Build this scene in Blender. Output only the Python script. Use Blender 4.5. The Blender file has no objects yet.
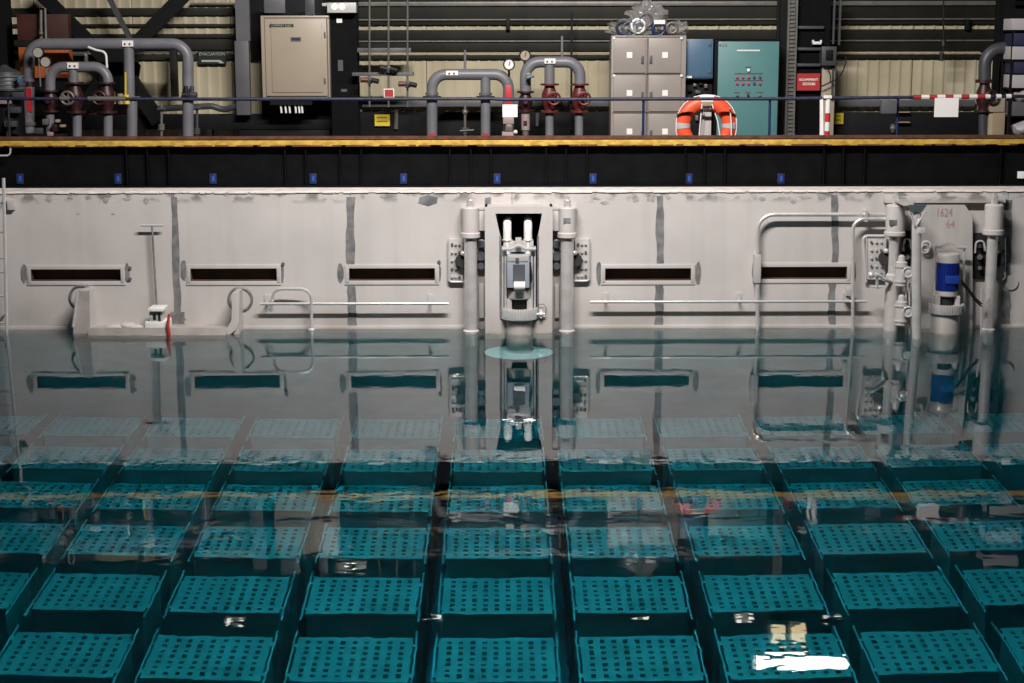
import bpy, bmesh, math, random
import numpy as np
from mathutils import Vector, Matrix
random.seed(7)
C = bpy.context.scene.collection
SC = bpy.context.scene
# ------------------------------------------------------------------ camera
F_PX, CAM_H, DIST, PITCH = 1650.0, 3.66, 20.625, 0.1838
W_PX, H_PX = 1024, 683
cam_d = bpy.data.cameras.new('camera'); cam = bpy.data.objects.new('camera', cam_d); C.objects.link(cam)
cam_d.sensor_width = 36.0; cam_d.lens = F_PX * 36.0 / W_PX; cam_d.clip_end = 200
YAW, ROLL = -0.0042, -0.0016
RM = Matrix.Rotation(YAW, 3, 'Z') @ Matrix.Rotation(math.pi/2 - PITCH, 3, 'X') @ Matrix.Rotation(ROLL, 3, 'Z')
CAM = Vector((-0.09, -DIST, CAM_H))
cam.matrix_world = Matrix.Translation(CAM) @ RM.to_4x4()
SC.camera = cam
# ------------------------------------------------------------------ world, lights, exposure
wd = bpy.data.worlds.new('hall_ambient'); SC.world = wd; wd.use_nodes = True
wd.node_tree.nodes['Background'].inputs[0].default_value = (0.9, 0.95, 1.0, 1)
wd.node_tree.nodes['Background'].inputs[1].default_value = 0.035
SC.view_settings.view_transform = 'Standard'; SC.view_settings.look = 'None'
SC.view_settings.exposure = 0.0; SC.view_settings.gamma = 1.0
def area(name, loc, sx, sy, power, col, aim=None, spread=180):
    l = bpy.data.lights.new(name, 'AREA'); l.shape = 'RECTANGLE'; l.size = sx; l.size_y = sy; l.energy = power; l.color = col; l.spread = math.radians(spread)
    o = bpy.data.objects.new(name, l); C.objects.link(o); o.location = loc
    d = (Vector(aim) - Vector(loc)) if aim else Vector((0, 0, -1))
    o.rotation_euler = d.to_track_quat('-Z', 'Y').to_euler()
    return o
area('hall_lamp_row', (0.1, -6.0, 8.0), 4.5, 0.3, 1640, (1.0, 0.955, 0.925), (0.0, 0, 0.0))
area('hall_lamp_row', (0, -6.0, 9.4), 7.0, 3.0, 285, (1.0, 0.96, 0.90), None, 68)
area('hall_lamp_row', (0, -11.5, 9.4), 5.0, 3.0, 170, (1.0, 0.96, 0.90), None, 68)
# ------------------------------------------------------------------ pixel <-> place
def ray(px, py):
    return RM @ Vector(((px - W_PX/2) / F_PX, -(py - H_PX/2) / F_PX, -1.0))
def P(px, py, y):
    d = ray(px, py); t = (y - CAM.y) / d.y
    return CAM + d * t
def PX(px, py, y): return P(px, py, y).x
def PZ(px, py, y): return P(px, py, y).z
def MPP(y): return (P(513, 200, y) - P(512, 200, y)).length
# ------------------------------------------------------------------ materials
MATS = {}
def mat(name, col, rough=0.5, metal=0.0, var=0.12, scale=3.0, col2=None, bump=0.0, bscale=40.0, emit=0.0, stretch=(1, 1, 1), spec=0.5, alpha=1.0, detail=4):
    if name in MATS: return MATS[name]
    m = bpy.data.materials.new(name); m.use_nodes = True; nt = m.node_tree; b = nt.nodes['Principled BSDF']
    b.inputs['Roughness'].default_value = rough; b.inputs['Metallic'].default_value = metal
    b.inputs['Specular IOR Level'].default_value = spec; b.inputs['Alpha'].default_value = alpha
    tc = nt.nodes.new('ShaderNodeTexCoord'); mp = nt.nodes.new('ShaderNodeMapping'); mp.inputs['Scale'].default_value = stretch
    nt.links.new(tc.outputs['Object'], mp.inputs['Vector'])
    n = nt.nodes.new('ShaderNodeTexNoise'); n.inputs['Scale'].default_value = scale; n.inputs['Detail'].default_value = detail
    nt.links.new(mp.outputs[0], n.inputs['Vector'])
    r = nt.nodes.new('ShaderNodeValToRGB'); r.color_ramp.elements[0].position = 0.32; r.color_ramp.elements[1].position = 0.68
    c2 = col2 or tuple(min(1, c * (1 + var)) for c in col); c1 = col if col2 else tuple(c * (1 - var) for c in col)
    r.color_ramp.elements[0].color = (*c1, 1); r.color_ramp.elements[1].color = (*c2, 1)
    nt.links.new(n.outputs[0], r.inputs[0]); nt.links.new(r.outputs[0], b.inputs['Base Color'])
    if emit:
        b.inputs['Emission Strength'].default_value = emit; b.inputs['Emission Color'].default_value = (*col, 1)
    if bump:
        n2 = nt.nodes.new('ShaderNodeTexNoise'); n2.inputs['Scale'].default_value = bscale
        bp = nt.nodes.new('ShaderNodeBump'); bp.inputs['Strength'].default_value = bump; bp.inputs['Distance'].default_value = 0.004
        nt.links.new(mp.outputs[0], n2.inputs['Vector']); nt.links.new(n2.outputs[0], bp.inputs['Height']); nt.links.new(bp.outputs[0], b.inputs['Normal'])
    MATS[name] = m; return m
def liner_material():
    """brushed grey steel lining: faint vertical streaks, stains under the rim, brownish scum just above the waterline"""
    m = mat('liner_steel', (0.50, 0.468, 0.45), 0.42, 0.0, 0.07, 1.3, bump=0.15, bscale=9)
    nt = m.node_tree; b = nt.nodes['Principled BSDF']; base = b.inputs['Base Color'].links[0].from_socket
    geo = nt.nodes.new('ShaderNodeNewGeometry'); sep = nt.nodes.new('ShaderNodeSeparateXYZ'); nt.links.new(geo.outputs['Position'], sep.inputs[0])
    def rng(a0, a1, b0, b1, src):
        r = nt.nodes.new('ShaderNodeMapRange'); r.inputs[1].default_value = a0; r.inputs[2].default_value = a1; r.inputs[3].default_value = b0; r.inputs[4].default_value = b1
        nt.links.new(src, r.inputs[0]); return r.outputs[0]
    def mul(a, c):
        r = nt.nodes.new('ShaderNodeMath'); r.operation = 'MULTIPLY'; nt.links.new(a, r.inputs[0]); nt.links.new(c, r.inputs[1]); return r.outputs[0]
    def noise(sc, st, lo, hi):
        mp = nt.nodes.new('ShaderNodeMapping'); mp.inputs['Scale'].default_value = st; nt.links.new(geo.outputs['Position'], mp.inputs['Vector'])
        n = nt.nodes.new('ShaderNodeTexNoise'); n.inputs['Scale'].default_value = sc; n.inputs['Detail'].default_value = 5; nt.links.new(mp.outputs[0], n.inputs['Vector'])
        return rng(lo, hi, 0, 1, n.outputs[0])
    def mix(fac, colour, base):
        x = nt.nodes.new('ShaderNodeMix'); x.data_type = 'RGBA'; x.inputs[7].default_value = (*colour, 1)
        nt.links.new(fac, x.inputs[0]); nt.links.new(base, x.inputs[6]); return x.outputs[2]
    zt = PZ(512, 192, 0)
    stain = mul(rng(zt - 0.15, zt - 0.07, 0, 0.85, sep.outputs[2]), noise(6.0, (0.7, 1, 1), 0.50, 0.60))
    scum = mul(rng(0.45, 0.02, 0, 0.55, sep.outputs[2]), noise(1.1, (1, 1, 0.6), 0.42, 0.62))
    streak = noise(5.0, (1, 1, 0.06), 0.5, 0.9)
    s2 = nt.nodes.new('ShaderNodeMath'); s2.operation = 'MULTIPLY'; s2.inputs[1].default_value = 0.5; nt.links.new(streak, s2.inputs[0])
    c = mix(s2.outputs[0], (0.36, 0.335, 0.32), base)
    c = mix(scum, (0.27, 0.235, 0.20), c)
    c = mix(stain, (0.17, 0.16, 0.155), c)
    nt.links.new(c, b.inputs['Base Color'])
    return m
STEEL = mat('brushed_steel', (0.68, 0.66, 0.64), 0.30, 0.5, 0.12, 6)
CHROME = mat('polished_steel', (0.72, 0.71, 0.70), 0.2, 0.5, 0.05, 6)
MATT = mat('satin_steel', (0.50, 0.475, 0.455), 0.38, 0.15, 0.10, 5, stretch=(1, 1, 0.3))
WELD = mat('ground_weld_steel', (0.13, 0.13, 0.135), 0.45, 0.2, col2=(0.27, 0.265, 0.265), scale=9, bump=0.3)
LINER = liner_material()
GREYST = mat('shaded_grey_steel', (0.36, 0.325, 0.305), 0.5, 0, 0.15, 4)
RIM = mat('rim_plaster', (0.62, 0.56, 0.52), 0.6, 0, col2=(0.85, 0.80, 0.76), scale=7, bump=0.6, bscale=18)
WETWALL = mat('wetted_dark_lining', (0.27, 0.28, 0.29), 0.5, 0, 0.15, 2)
SLOT = mat('slot_dark', (0.075, 0.042, 0.030), 0.7, var=0.3)
BLACK = mat('black_void', (0.006, 0.006, 0.006), 0.8)
GIRDER = mat('black_girder_paint', (0.0026, 0.0026, 0.003), 0.6, 0, 0.4, 5, spec=0.1)
YELLOW = mat('worn_yellow_paint', (0.36, 0.20, 0.025), 0.6, 0, col2=(0.62, 0.40, 0.06), scale=5, stretch=(2, 4, 4))
RUST = mat('rusty_rail', (0.10, 0.035, 0.02), 0.7, 0.1, 0.4, 9)
BLUETAG = mat('blue_enamel', (0.006, 0.020, 0.085), 0.4)
WHITE = mat('white_paint', (0.72, 0.70, 0.68), 0.5, var=0.04)
DIMW = mat('dusty_white_card', (0.40, 0.385, 0.39), 0.7, var=0.05)
DIALP = mat('old_dial_face', (0.36, 0.34, 0.29), 0.5, var=0.05)
PAPER = mat('white_paper', (0.80, 0.77, 0.74), 0.8, var=0.03)
PIPE = mat('grey_pipe_paint', (0.15, 0.15, 0.165), 0.42, 0, 0.12, 4)
DPIPE = mat('dark_grey_pipe_paint', (0.05, 0.052, 0.058), 0.45, 0, 0.12, 4)
REDV = mat('oxide_red_valve', (0.11, 0.016, 0.013), 0.45, 0, 0.3, 12)
REDB = mat('dark_red_valve', (0.032, 0.006, 0.008), 0.45, 0, 0.3, 12)
RED = mat('signal_red', (0.46, 0.02, 0.028), 0.45, var=0.06)
SIGNRED = mat('sign_red', (0.40, 0.030, 0.030), 0.45, var=0.04)
CREAM = mat('cream_cladding', (0.35, 0.305, 0.205), 0.6, 0, col2=(0.46, 0.41, 0.285), scale=1.2, spec=.2)
OLIVE = mat('dark_olive_girt', (0.013, 0.012, 0.008), 0.6, 0, 0.3, 2, spec=.2)
UPPER = mat('dark_upper_cladding', (0.006, 0.006, 0.0065), 0.8, 0, 0.2, 2, spec=.05)
BLKST = mat('black_steelwork', (0.004, 0.004, 0.0045), 0.6, 0, 0.3, 4, spec=.2)
GALV = mat('galvanised_conduit', (0.15, 0.14, 0.125), 0.45, 0.3, 0.15, 8)
GREYCOL = mat('light_grey_steelwork', (0.09, 0.09, 0.098), 0.5, 0, 0.12, 3)
CABCREAM = mat('cream_cabinet_paint', (0.34, 0.285, 0.215), 0.4, 0, 0.05, 2)
LOCKER = mat('locker_paint', (0.275, 0.24, 0.212), 0.4, 0, 0.06, 3)
DLOCK = mat('locker_shadow_gap', (0.12, 0.105, 0.095), 0.6)
TEAL = mat('teal_cabinet_paint', (0.080, 0.205, 0.205), 0.4, 0, 0.07, 2)
BLUECAB = mat('blue_cabinet_paint', (0.065, 0.130, 0.205), 0.4, 0, 0.07, 2)
ORANGE = mat('lifebuoy_orange', (0.72, 0.085, 0.030), 0.45, 0, 0.08, 4)
ORPAINT = mat('orange_machine_paint', (0.34, 0.085, 0.018), 0.5, 0, 0.2, 5)
ORBROWN = mat('brown_machine_paint', (0.050, 0.012, 0.007), 0.6, 0, 0.3, 5)
ROPE = mat('navy_rope', (0.003, 0.004, 0.020), 0.6, 0, col2=(0.02, 0.024, 0.07), scale=14)
ROPERW = mat('red_white_tape', (0.35, 0.03, 0.03), 0.5, var=0.1)
YSIGN = mat('yellow_sign', (0.70, 0.52, 0.03), 0.5, 0, 0.06, 20)
DARKY = mat('sign_print', (0.20, 0.14, 0.01), 0.6)
SIGNBLK = mat('sign_black', (0.006, 0.010, 0.006), 0.5)
PRINT = mat('pale_print', (0.36, 0.39, 0.33), 0.5)
DTEAL = mat('dark_teal_paint', (0.05, 0.075, 0.08), 0.5)
BLUEM = mat('blue_motor_paint', (0.004, 0.017, 0.16), 0.35, 0, 0.12, 6)
BLUEM2 = mat('blue_motor_label', (0.012, 0.045, 0.27), 0.4)
BLUEL = mat('blue_label', (0.02, 0.075, 0.32), 0.4)
GREYBLUE = mat('grey_blue_box', (0.30, 0.33, 0.38), 0.35, 0.1, 0.06, 5)
DGREY = mat('dark_grey_panel', (0.085, 0.09, 0.10), 0.35)
BRASS = mat('brass', (0.50, 0.27, 0.10), 0.3, 0.8)
RUBBER = mat('black_rubber', (0.008, 0.008, 0.009), 0.6)
BEIGE = mat('beige_board', (0.30, 0.23, 0.15), 0.7, var=0.1)
PINK = mat('pinkish_paint', (0.32, 0.23, 0.22), 0.5)
FADED = mat('faded_red_print', (0.40, 0.22, 0.20), 0.6)
NAVY = mat('navy_box', (0.012, 0.016, 0.05), 0.6)
BASKET = mat('basket_steel', (0.42, 0.42, 0.42), 0.5, 0.0, 0.16, 2.5)
BASKETD = mat('basket_side_steel', (0.48, 0.48, 0.48), 0.6)
BRIM = mat('basket_edge_steel', (0.50, 0.50, 0.50), 0.5)
PLASTIC = mat('clear_plastic_sheet', (0.30, 0.29, 0.28), 0.2, 0, 0.15, 6, alpha=0.5)
LAMPW = mat('lamp_glow_white', (1.0, 0.98, 0.93), emit=11.0, var=0)
LAMPY = mat('lamp_glow_yellow', (1.0, 0.80, 0.45), emit=3.0, var=0)
LEDW = mat('emergency_lamp_glow', (1.0, 0.97, 0.90), emit=5.0, var=0)
CASE = mat('lamp_case', (0.50, 0.49, 0.46), 0.4)
DECK = mat('deck_floor_paint', (0.10, 0.10, 0.095), 0.6)
CONC = mat('concrete', (0.16, 0.155, 0.15), 0.8)
POOLDARK = mat('pool_wall_deep', (0.60, 0.60, 0.60), 0.5)
PINKLAMP = mat('pink_lens', (0.42, 0.05, 0.13), 0.35)
DARKLENS = mat('dark_lens', (0.10, 0.04, 0.08), 0.35)
# ------------------------------------------------------------------ mesh helpers
def loc_of(o):
    v = Vector((0, 0, 0))
    while o is not None: v += o.location; o = o.parent
    return v
def tag(o, label=None, cat=None, group=None, kind=None):
    for k, v in (('label', label), ('category', cat), ('group', group), ('kind', kind)):
        if v: o[k] = v
    return o
def thing(name, loc, label, cat, group=None):
    o = bpy.data.objects.new(name, None); o.empty_display_size = 0.1; C.objects.link(o); o.location = loc
    return tag(o, label, cat, group)
def fillet(pts, r, n=6):
    pts = [Vector(p) for p in pts]; out = [pts[0]]
    for i in range(1, len(pts) - 1):
        a, b, c = pts[i-1], pts[i], pts[i+1]; u = (a - b); v = (c - b); lu, lv = u.length, v.length; u.normalize(); v.normalize()
        ang = u.angle(v); 
        if ang > 3.1: out.append(b); continue
        t = min(r / math.tan(ang / 2), lu * 0.49 if i > 1 else lu * 0.98, lv * 0.49 if i < len(pts) - 2 else lv * 0.98); rr = t * math.tan(ang / 2)
        cen = b + (u + v).normalized() * (rr / math.sin(ang / 2)); p0 = b + u * t; p1 = b + v * t
        e0 = p0 - cen; e1 = p1 - cen; th = e0.angle(e1)
        for k in range(n + 1):
            s = k / n; w = (e0 * math.sin((1 - s) * th) + e1 * math.sin(s * th)) / math.sin(th); out.append(cen + w)
    out.append(pts[-1]); return out
class MB:
    def __init__(s): s.bm = bmesh.new()
    def box(s, x0, x1, y0, y1, z0, z1, bev=0.0):
        r = bmesh.ops.create_cube(s.bm, size=1.0); vs = r['verts']
        for v in vs:
            v.co = Vector(((x0 + x1) / 2 + v.co.x * (x1 - x0), (y0 + y1) / 2 + v.co.y * (y1 - y0), (z0 + z1) / 2 + v.co.z * (z1 - z0)))
        if bev: 
            es = list({e for v in vs for e in v.link_edges}); bmesh.ops.bevel(s.bm, geom=es, offset=bev, segments=2, affect='EDGES', profile=0.6)
        return s
    def pbox(s, px0, px1, py0, py1, y0, y1, bev=0.0):
        mx, my = (px0 + px1) / 2, (py0 + py1) / 2
        return s.box(PX(px0, my, y0), PX(px1, my, y0), y0, y1, PZ(mx, py1, y0), PZ(mx, py0, y0), bev)
    def tube(s, pts, r, n=10, caps=True):
        pts = [Vector(p) for p in pts]; rs = r if isinstance(r, (list, tuple)) else [r] * len(pts); rings = []
        t0 = (pts[1] - pts[0]).normalized(); up = Vector((0, 0, 1)) if abs(t0.z) < 0.9 else Vector((0, 1, 0)); nrm = t0.cross(up).normalized()
        for i, p in enumerate(pts):
            t = (pts[min(i + 1, len(pts) - 1)] - pts[max(i - 1, 0)]).normalized()
            nrm = (nrm - t * nrm.dot(t)).normalized(); b = t.cross(nrm)
            rings.append([s.bm.verts.new(p + (nrm * math.cos(2 * math.pi * k / n) + b * math.sin(2 * math.pi * k / n)) * rs[i]) for k in range(n)])
        for a, b in zip(rings, rings[1:]):
            for k in range(n): s.bm.faces.new((a[k], a[(k + 1) % n], b[(k + 1) % n], b[k]))
        if caps:
            s.bm.faces.new(rings[0][::-1]); s.bm.faces.new(rings[-1])
        return s
    def cyl(s, a, b, r, r2=None, n=18): return s.tube([a, b], [r, r if r2 is None else r2], n)
    def lathe(s, cx, cy, prof, n=24):
        rings = [[s.bm.verts.new((cx + r * math.cos(2 * math.pi * k / n), cy + r * math.sin(2 * math.pi * k / n), z)) for k in range(n)] for r, z in prof]
        for a, b in zip(rings, rings[1:]):
            for k in range(n): s.bm.faces.new((a[k], a[(k + 1) % n], b[(k + 1) % n], b[k]))
        s.bm.faces.new(rings[0][::-1]); s.bm.faces.new(rings[-1]); return s
    def prism(s, poly, y0, y1):
        a = [s.bm.verts.new((x, y0, z)) for x, z in poly]; b = [s.bm.verts.new((x, y1, z)) for x, z in poly]; n = len(poly)
        s.bm.faces.new(a); s.bm.faces.new(b[::-1])
        for k in range(n): s.bm.faces.new((a[k], b[k], b[(k + 1) % n], a[(k + 1) % n]))
        return s
    def torus(s, c, R, r, axis='Y', n=36, m=12, a0=0.0, a1=2 * math.pi, sx=1.0):
        c = Vector(c); full = abs(a1 - a0 - 2 * math.pi) < 1e-4; rings = []; cnt = n if full else n + 1
        for i in range(cnt):
            a = a0 + (a1 - a0) * i / n
            e = {'Y': Vector((math.cos(a), 0, math.sin(a))), 'Z': Vector((math.cos(a), math.sin(a), 0)), 'X': Vector((0, math.cos(a), math.sin(a)))}[axis]
            ax = {'Y': Vector((0, 1, 0)), 'Z': Vector((0, 0, 1)), 'X': Vector((1, 0, 0))}[axis]
            rings.append([s.bm.verts.new(c + e * (R + r * math.cos(2 * math.pi * k / m)) + ax * (r * sx * math.sin(2 * math.pi * k / m))) for k in range(m)])
        for i in range(n):
            a, b = rings[i], rings[(i + 1) % cnt]
            for k in range(m): s.bm.faces.new((a[k], a[(k + 1) % m], b[(k + 1) % m], b[k]))
        if not full: s.bm.faces.new(rings[0][::-1]); s.bm.faces.new(rings[-1])
        return s
    def ball(s, c, rx, ry=None, rz=None, n=12):
        r = bmesh.ops.create_uvsphere(s.bm, u_segments=n, v_segments=max(6, n // 2 + 2), radius=1.0)
        for v in r['verts']: v.co = Vector((c[0] + v.co.x * rx, c[1] + v.co.y * (ry or rx), c[2] + v.co.z * (rz or rx)))
        return s
    def build(s, name, m, parent=None, label=None, cat=None, group=None, kind=None, loc=None):
        bm = s.bm; bmesh.ops.recalc_face_normals(bm, faces=bm.faces)
        if parent is not None: org = loc_of(parent)
        elif loc is not None: org = Vector(loc)
        else:
            xs = [v.co.x for v in bm.verts]; ys = [v.co.y for v in bm.verts]; zs = [v.co.z for v in bm.verts]
            org = Vector(((min(xs) + max(xs)) / 2, (min(ys) + max(ys)) / 2, min(zs)))
        for v in bm.verts: v.co -= org
        for f in bm.faces: f.smooth = True
        me = bpy.data.meshes.new(name); bm.to_mesh(me); bm.free(); me.materials.append(m)
        me.set_sharp_from_angle(angle=math.radians(35))
        o = bpy.data.objects.new(name, me); C.objects.link(o)
        if parent is not None: o.parent = parent
        else: o.location = org
        return tag(o, label, cat, group, kind)
def pprism(poly, y0, y1):
    return MB().prism([(PX(a, b, y0), PZ(a, b, y0)) for a, b in poly], y0, y1)
def text(body, px, py, y, hpx, m, name, parent, wpx=None, label=None, bold=0.0):
    cu = bpy.data.curves.new(name, 'FONT'); cu.body = body; cu.align_x = 'CENTER'; cu.align_y = 'CENTER'; cu.size = 1.0; cu.offset = bold; cu.resolution_u = 2
    to = bpy.data.objects.new('temporary', cu); C.objects.link(to); bpy.context.view_layer.update()
    me = bpy.data.meshes.new_from_object(to.evaluated_get(bpy.context.evaluated_depsgraph_get())); bpy.data.objects.remove(to)
    co = np.array([v.co for v in me.vertices]); w = np.ptp(co[:, 0]); h = np.ptp(co[:, 1]); ctr = (co.max(0) + co.min(0)) / 2
    sy = hpx * MPP(y) / h; sx = wpx * MPP(y) / w if wpx else sy; c = P(px, py, y) - loc_of(parent)
    for v in me.vertices: v.co = Vector((c.x + (v.co.x - ctr[0]) * sx, c.y, c.z + (v.co.y - ctr[1]) * sy))
    me.materials.clear(); me.materials.append(m)
    o = bpy.data.objects.new(name, me); C.objects.link(o); o.parent = parent
    return tag(o, label)
def copy_tree(root, loc, label, group=None):
    r = root.copy(); C.objects.link(r); r.location = loc; r['label'] = label
    if group: r['group'] = group
    for ch in list(root.children):
        c = ch.copy(); C.objects.link(c); c.parent = r
        for g in list(ch.children):
            d = g.copy(); C.objects.link(d); d.parent = c
    return r
ORD = ['first', 'second', 'third', 'fourth', 'fifth', 'sixth', 'seventh', 'eighth', 'ninth', 'tenth', 'eleventh', 'twelfth', 'thirteenth', 'fourteenth']
# ================================================================== SETTING
ZT = PZ(512, 192, 0)                # top of the pool wall, under its rim
ZB = -8.0                           # pool bottom
DECKZ = 1.55
YB = 3.55                           # back wall of the hall
HX = 12.0
# --- far pool wall: lining panels with slot openings
slots = [(31, 121, 269.3, 281), (190.5, 277, 268.5, 281), (349, 435, 268.3, 280.5), (605, 691, 268.3, 280.5), (761, 847, 266.8, 279)]
holes = [(PX(a, (c + d) / 2, 0), PX(b, (c + d) / 2, 0), PZ((a + b) / 2, d, 0), PZ((a + b) / 2, c, 0)) for a, b, c, d in slots]
NI0, NI1, NIZ0, NIZ1 = PX(498, 250, 0), PX(541, 250, 0), 0.10, PZ(520, 206, 0)
holes.append((NI0, NI1, NIZ0, NIZ1))
seams = [-HX, PX(176, 260, 0), PX(351.5, 260, 0), PX(512, 200, 0), PX(660, 260, 0), PX(834, 260, 0), PX(1005, 260, 0), HX]
wall = MB().box(-HX, HX, 0.5, 1.1, ZB, ZT).build('wall_far', CONC, kind='structure')
for i in range(len(seams) - 1):
    x0, x1 = seams[i] + 0.003, seams[i + 1] - 0.003; b = MB()
    xs = sorted({x0, x1, *[h[0] for h in holes if x0 < h[0] < x1], *[h[1] for h in holes if x0 < h[1] < x1]})
    for a, c in zip(xs, xs[1:]):
        hs = [h for h in holes if h[0] < (a + c) / 2 < h[1]]; z = -.04
        for h in hs: b.box(a, c, 0, 0.12, z, h[2]); z = h[3]
        b.box(a, c, 0, 0.12, z, ZT)
    b.build('panel', LINER, wall)
    MB().box(x0, x1, 0.004, 0.12, ZB, -.04).build('lower_panel', WETWALL, wall)
for h in holes[:5]:
    MB().box(h[0] - .02, h[1] + .02, 0.14, 0.17, h[2] - .1, h[3] + .02).box(h[0], h[1], .004, .15, h[3] - .004, h[3] + .02).box(h[0], h[0] + .004, .002, .15, h[2], h[3]).box(h[1] - .004, h[1], .002, .15, h[2], h[3]).prism([(h[0], h[2] - .002), (h[1], h[2] - .002), (h[1], h[2] + .004), (h[0], h[2] + .004)], .002, .125).build('slot_back', SLOT, wall)
    fr = MB(); t = 0.052; p = -0.012
    fr.box(h[0] - t, h[1] + t, p, 0.005, h[3], h[3] + t, .003); fr.box(h[0] - t, h[1] + t, p, 0.005, h[2] - t, h[2], .003)
    fr.box(h[0] - t, h[0], p, 0.005, h[2], h[3], .003); fr.box(h[1], h[1] + t, p, 0.005, h[2], h[3], .003)
    fr.build('slot_frame', LINER, wall)
    fr2 = MB(); fr2.box(h[0] - t + .012, h[0] + 0.001, p - .006, 0, h[2] - .02, h[3] + .02, .002); fr2.box(h[1] - 0.001, h[1] + t - .012, p - .006, 0, h[2] - .02, h[3] + .02, .002)
    fr2.build('slot_end_plate', MATT, wall)
def weld(px, py0, py1, w=8.5, lean=0.0):
    n = 7; L = []; R = []
    for k in range(n + 1):
        py = py0 + (py1 - py0) * k / n; cx = px + lean * k / n
        L.append((cx - w / 2 + random.uniform(-1, 1), py)); R.append((cx + w / 2 + random.uniform(-1, 1), py))
    pprism(L + R[::-1], -0.006, 0.004).build('weld_strip', WELD, wall)
weld(174.5, 197, 312, 6.5, 3.5); weld(350.5, 197, 264, 8.5); weld(352, 286, 326, 8.5); weld(660, 196, 263, 7.5); weld(659, 285, 326, 8)
weld(835, 195, 262, 6); weld(832, 284, 325, 7); weld(1008, 200, 275, 8, -1); weld(1007, 291, 325, 8, -1); weld(178, 312, 325, 14)
for px, py, w, h in ((24, 273, 6, 20), (127, 273, 5, 20), (183.5, 270, 6, 22), (340.5, 273, 7, 20), (439, 273, 5, 18), (282, 273, 4, 20), (599, 273, 6, 24), (698, 273, 6, 24), (754.5, 271, 6, 24), (854, 271, 4, 22)):
    q = [(px + w / 2 * math.cos(a) * random.uniform(.85, 1.1), py + h / 2 * math.sin(a) * random.uniform(.85, 1.1)) for a in [2 * math.pi * k / 12 for k in range(12)]]
    pprism(q, -0.008, 0.004).build('ground_patch', WELD, wall)
for px, py in ((130, 268), (130, 279), (439, 262), (283, 264)):
    MB().cyl(P(px, py, -0.02), P(px, py, 0.01), 0.022).build('bolt_head', DGREY, wall)
pprism([(418, 203), (420, 197), (428, 195), (438, 197), (437, 203), (428, 206)], -0.005, 0.004).build('ground_patch', WELD, wall)
pprism([(485, 198), (491, 197), (491, 208), (485, 207)], -0.005, 0.004).build('ground_patch', WELD, wall)
SCUFF = mat('scuffed_steel', (0.25, 0.235, 0.225), 0.5, 0, col2=(0.40, 0.375, 0.36), scale=14)
for px, py, w, h in ((49, 199.5, 9, 5), (70, 198.5, 8, 3), (88, 198, 6, 4), (106, 200.5, 6, 6), (127, 199, 9, 4), (146, 201, 6, 7), (596, 198.5, 9, 3), (604, 203, 9, 4), (635.5, 199, 7, 8), (649, 199, 5, 5), (653, 200.5, 4, 4), (668, 197.5, 6, 4), (701, 199.5, 5, 4), (762, 199, 8, 5), (793, 202, 6, 4), (806, 197.5, 10, 3), (822, 197.5, 8, 4), (113, 214, 4, 2), (78, 214, 3, 2), (250, 197.5, 10, 3)):
    q = [(px + w / 2 * math.cos(a) * random.uniform(.7, 1.15), py + h / 2 * math.sin(a) * random.uniform(.7, 1.15)) for a in [2 * math.pi * k / 11 for k in range(11)]]
    pprism(q, -0.0035, 0.004).build('scuff_mark', SCUFF, wall)
# step strip just above the water
MB().box(-HX, HX, -0.025, 0.0, -0.06, 0.035, .004).build('trim_1', LINER, kind='structure')
# rim ledge
ZL = PZ(512, 187.2, 0.45)
MB().box(-HX, HX, -0.012, 1.1, ZT, ZL).build('trim_2', RIM, kind='structure')
rim = MB()
for k in range(150):
    x = -6.9 + 13.8 * (k + random.random()) / 150; w = random.uniform(.02, .09)
    rim.box(x - w, x + w, -0.013 - random.uniform(.002, .005), -0.008, ZT - random.uniform(.002, .011), ZT + random.uniform(.005, .012))
rim.build('trim_3', RIM, kind='structure')
# niche behind the centre pump
MB().box(NI0, NI1, 0.46, 0.5, NIZ0, NIZ1).box(NI0 - .02, NI0, .12, .5, NIZ0, NIZ1).box(NI1, NI1 + .02, .12, .5, NIZ0, NIZ1).box(NI0, NI1, .12, .5, NIZ1, NIZ1 + .02).build('niche_lining', BLACK, wall)
# other pool walls and bottom
MB().box(-HX, HX, -26.5, 1.1, ZB - .3, ZB).build('floor_pool', POOLDARK, kind='structure')
MB().box(-HX - .4, -HX, -26.5, 1.1, ZB, ZL).build('wall_left', LINER, kind='structure')
MB().box(HX, HX + .4, -26.5, 1.1, ZB, ZL).build('wall_right', LINER, kind='structure')
MB().box(-HX, HX, -26.5, -26.1, ZB, ZL).build('wall_near', LINER, kind='structure')
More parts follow.
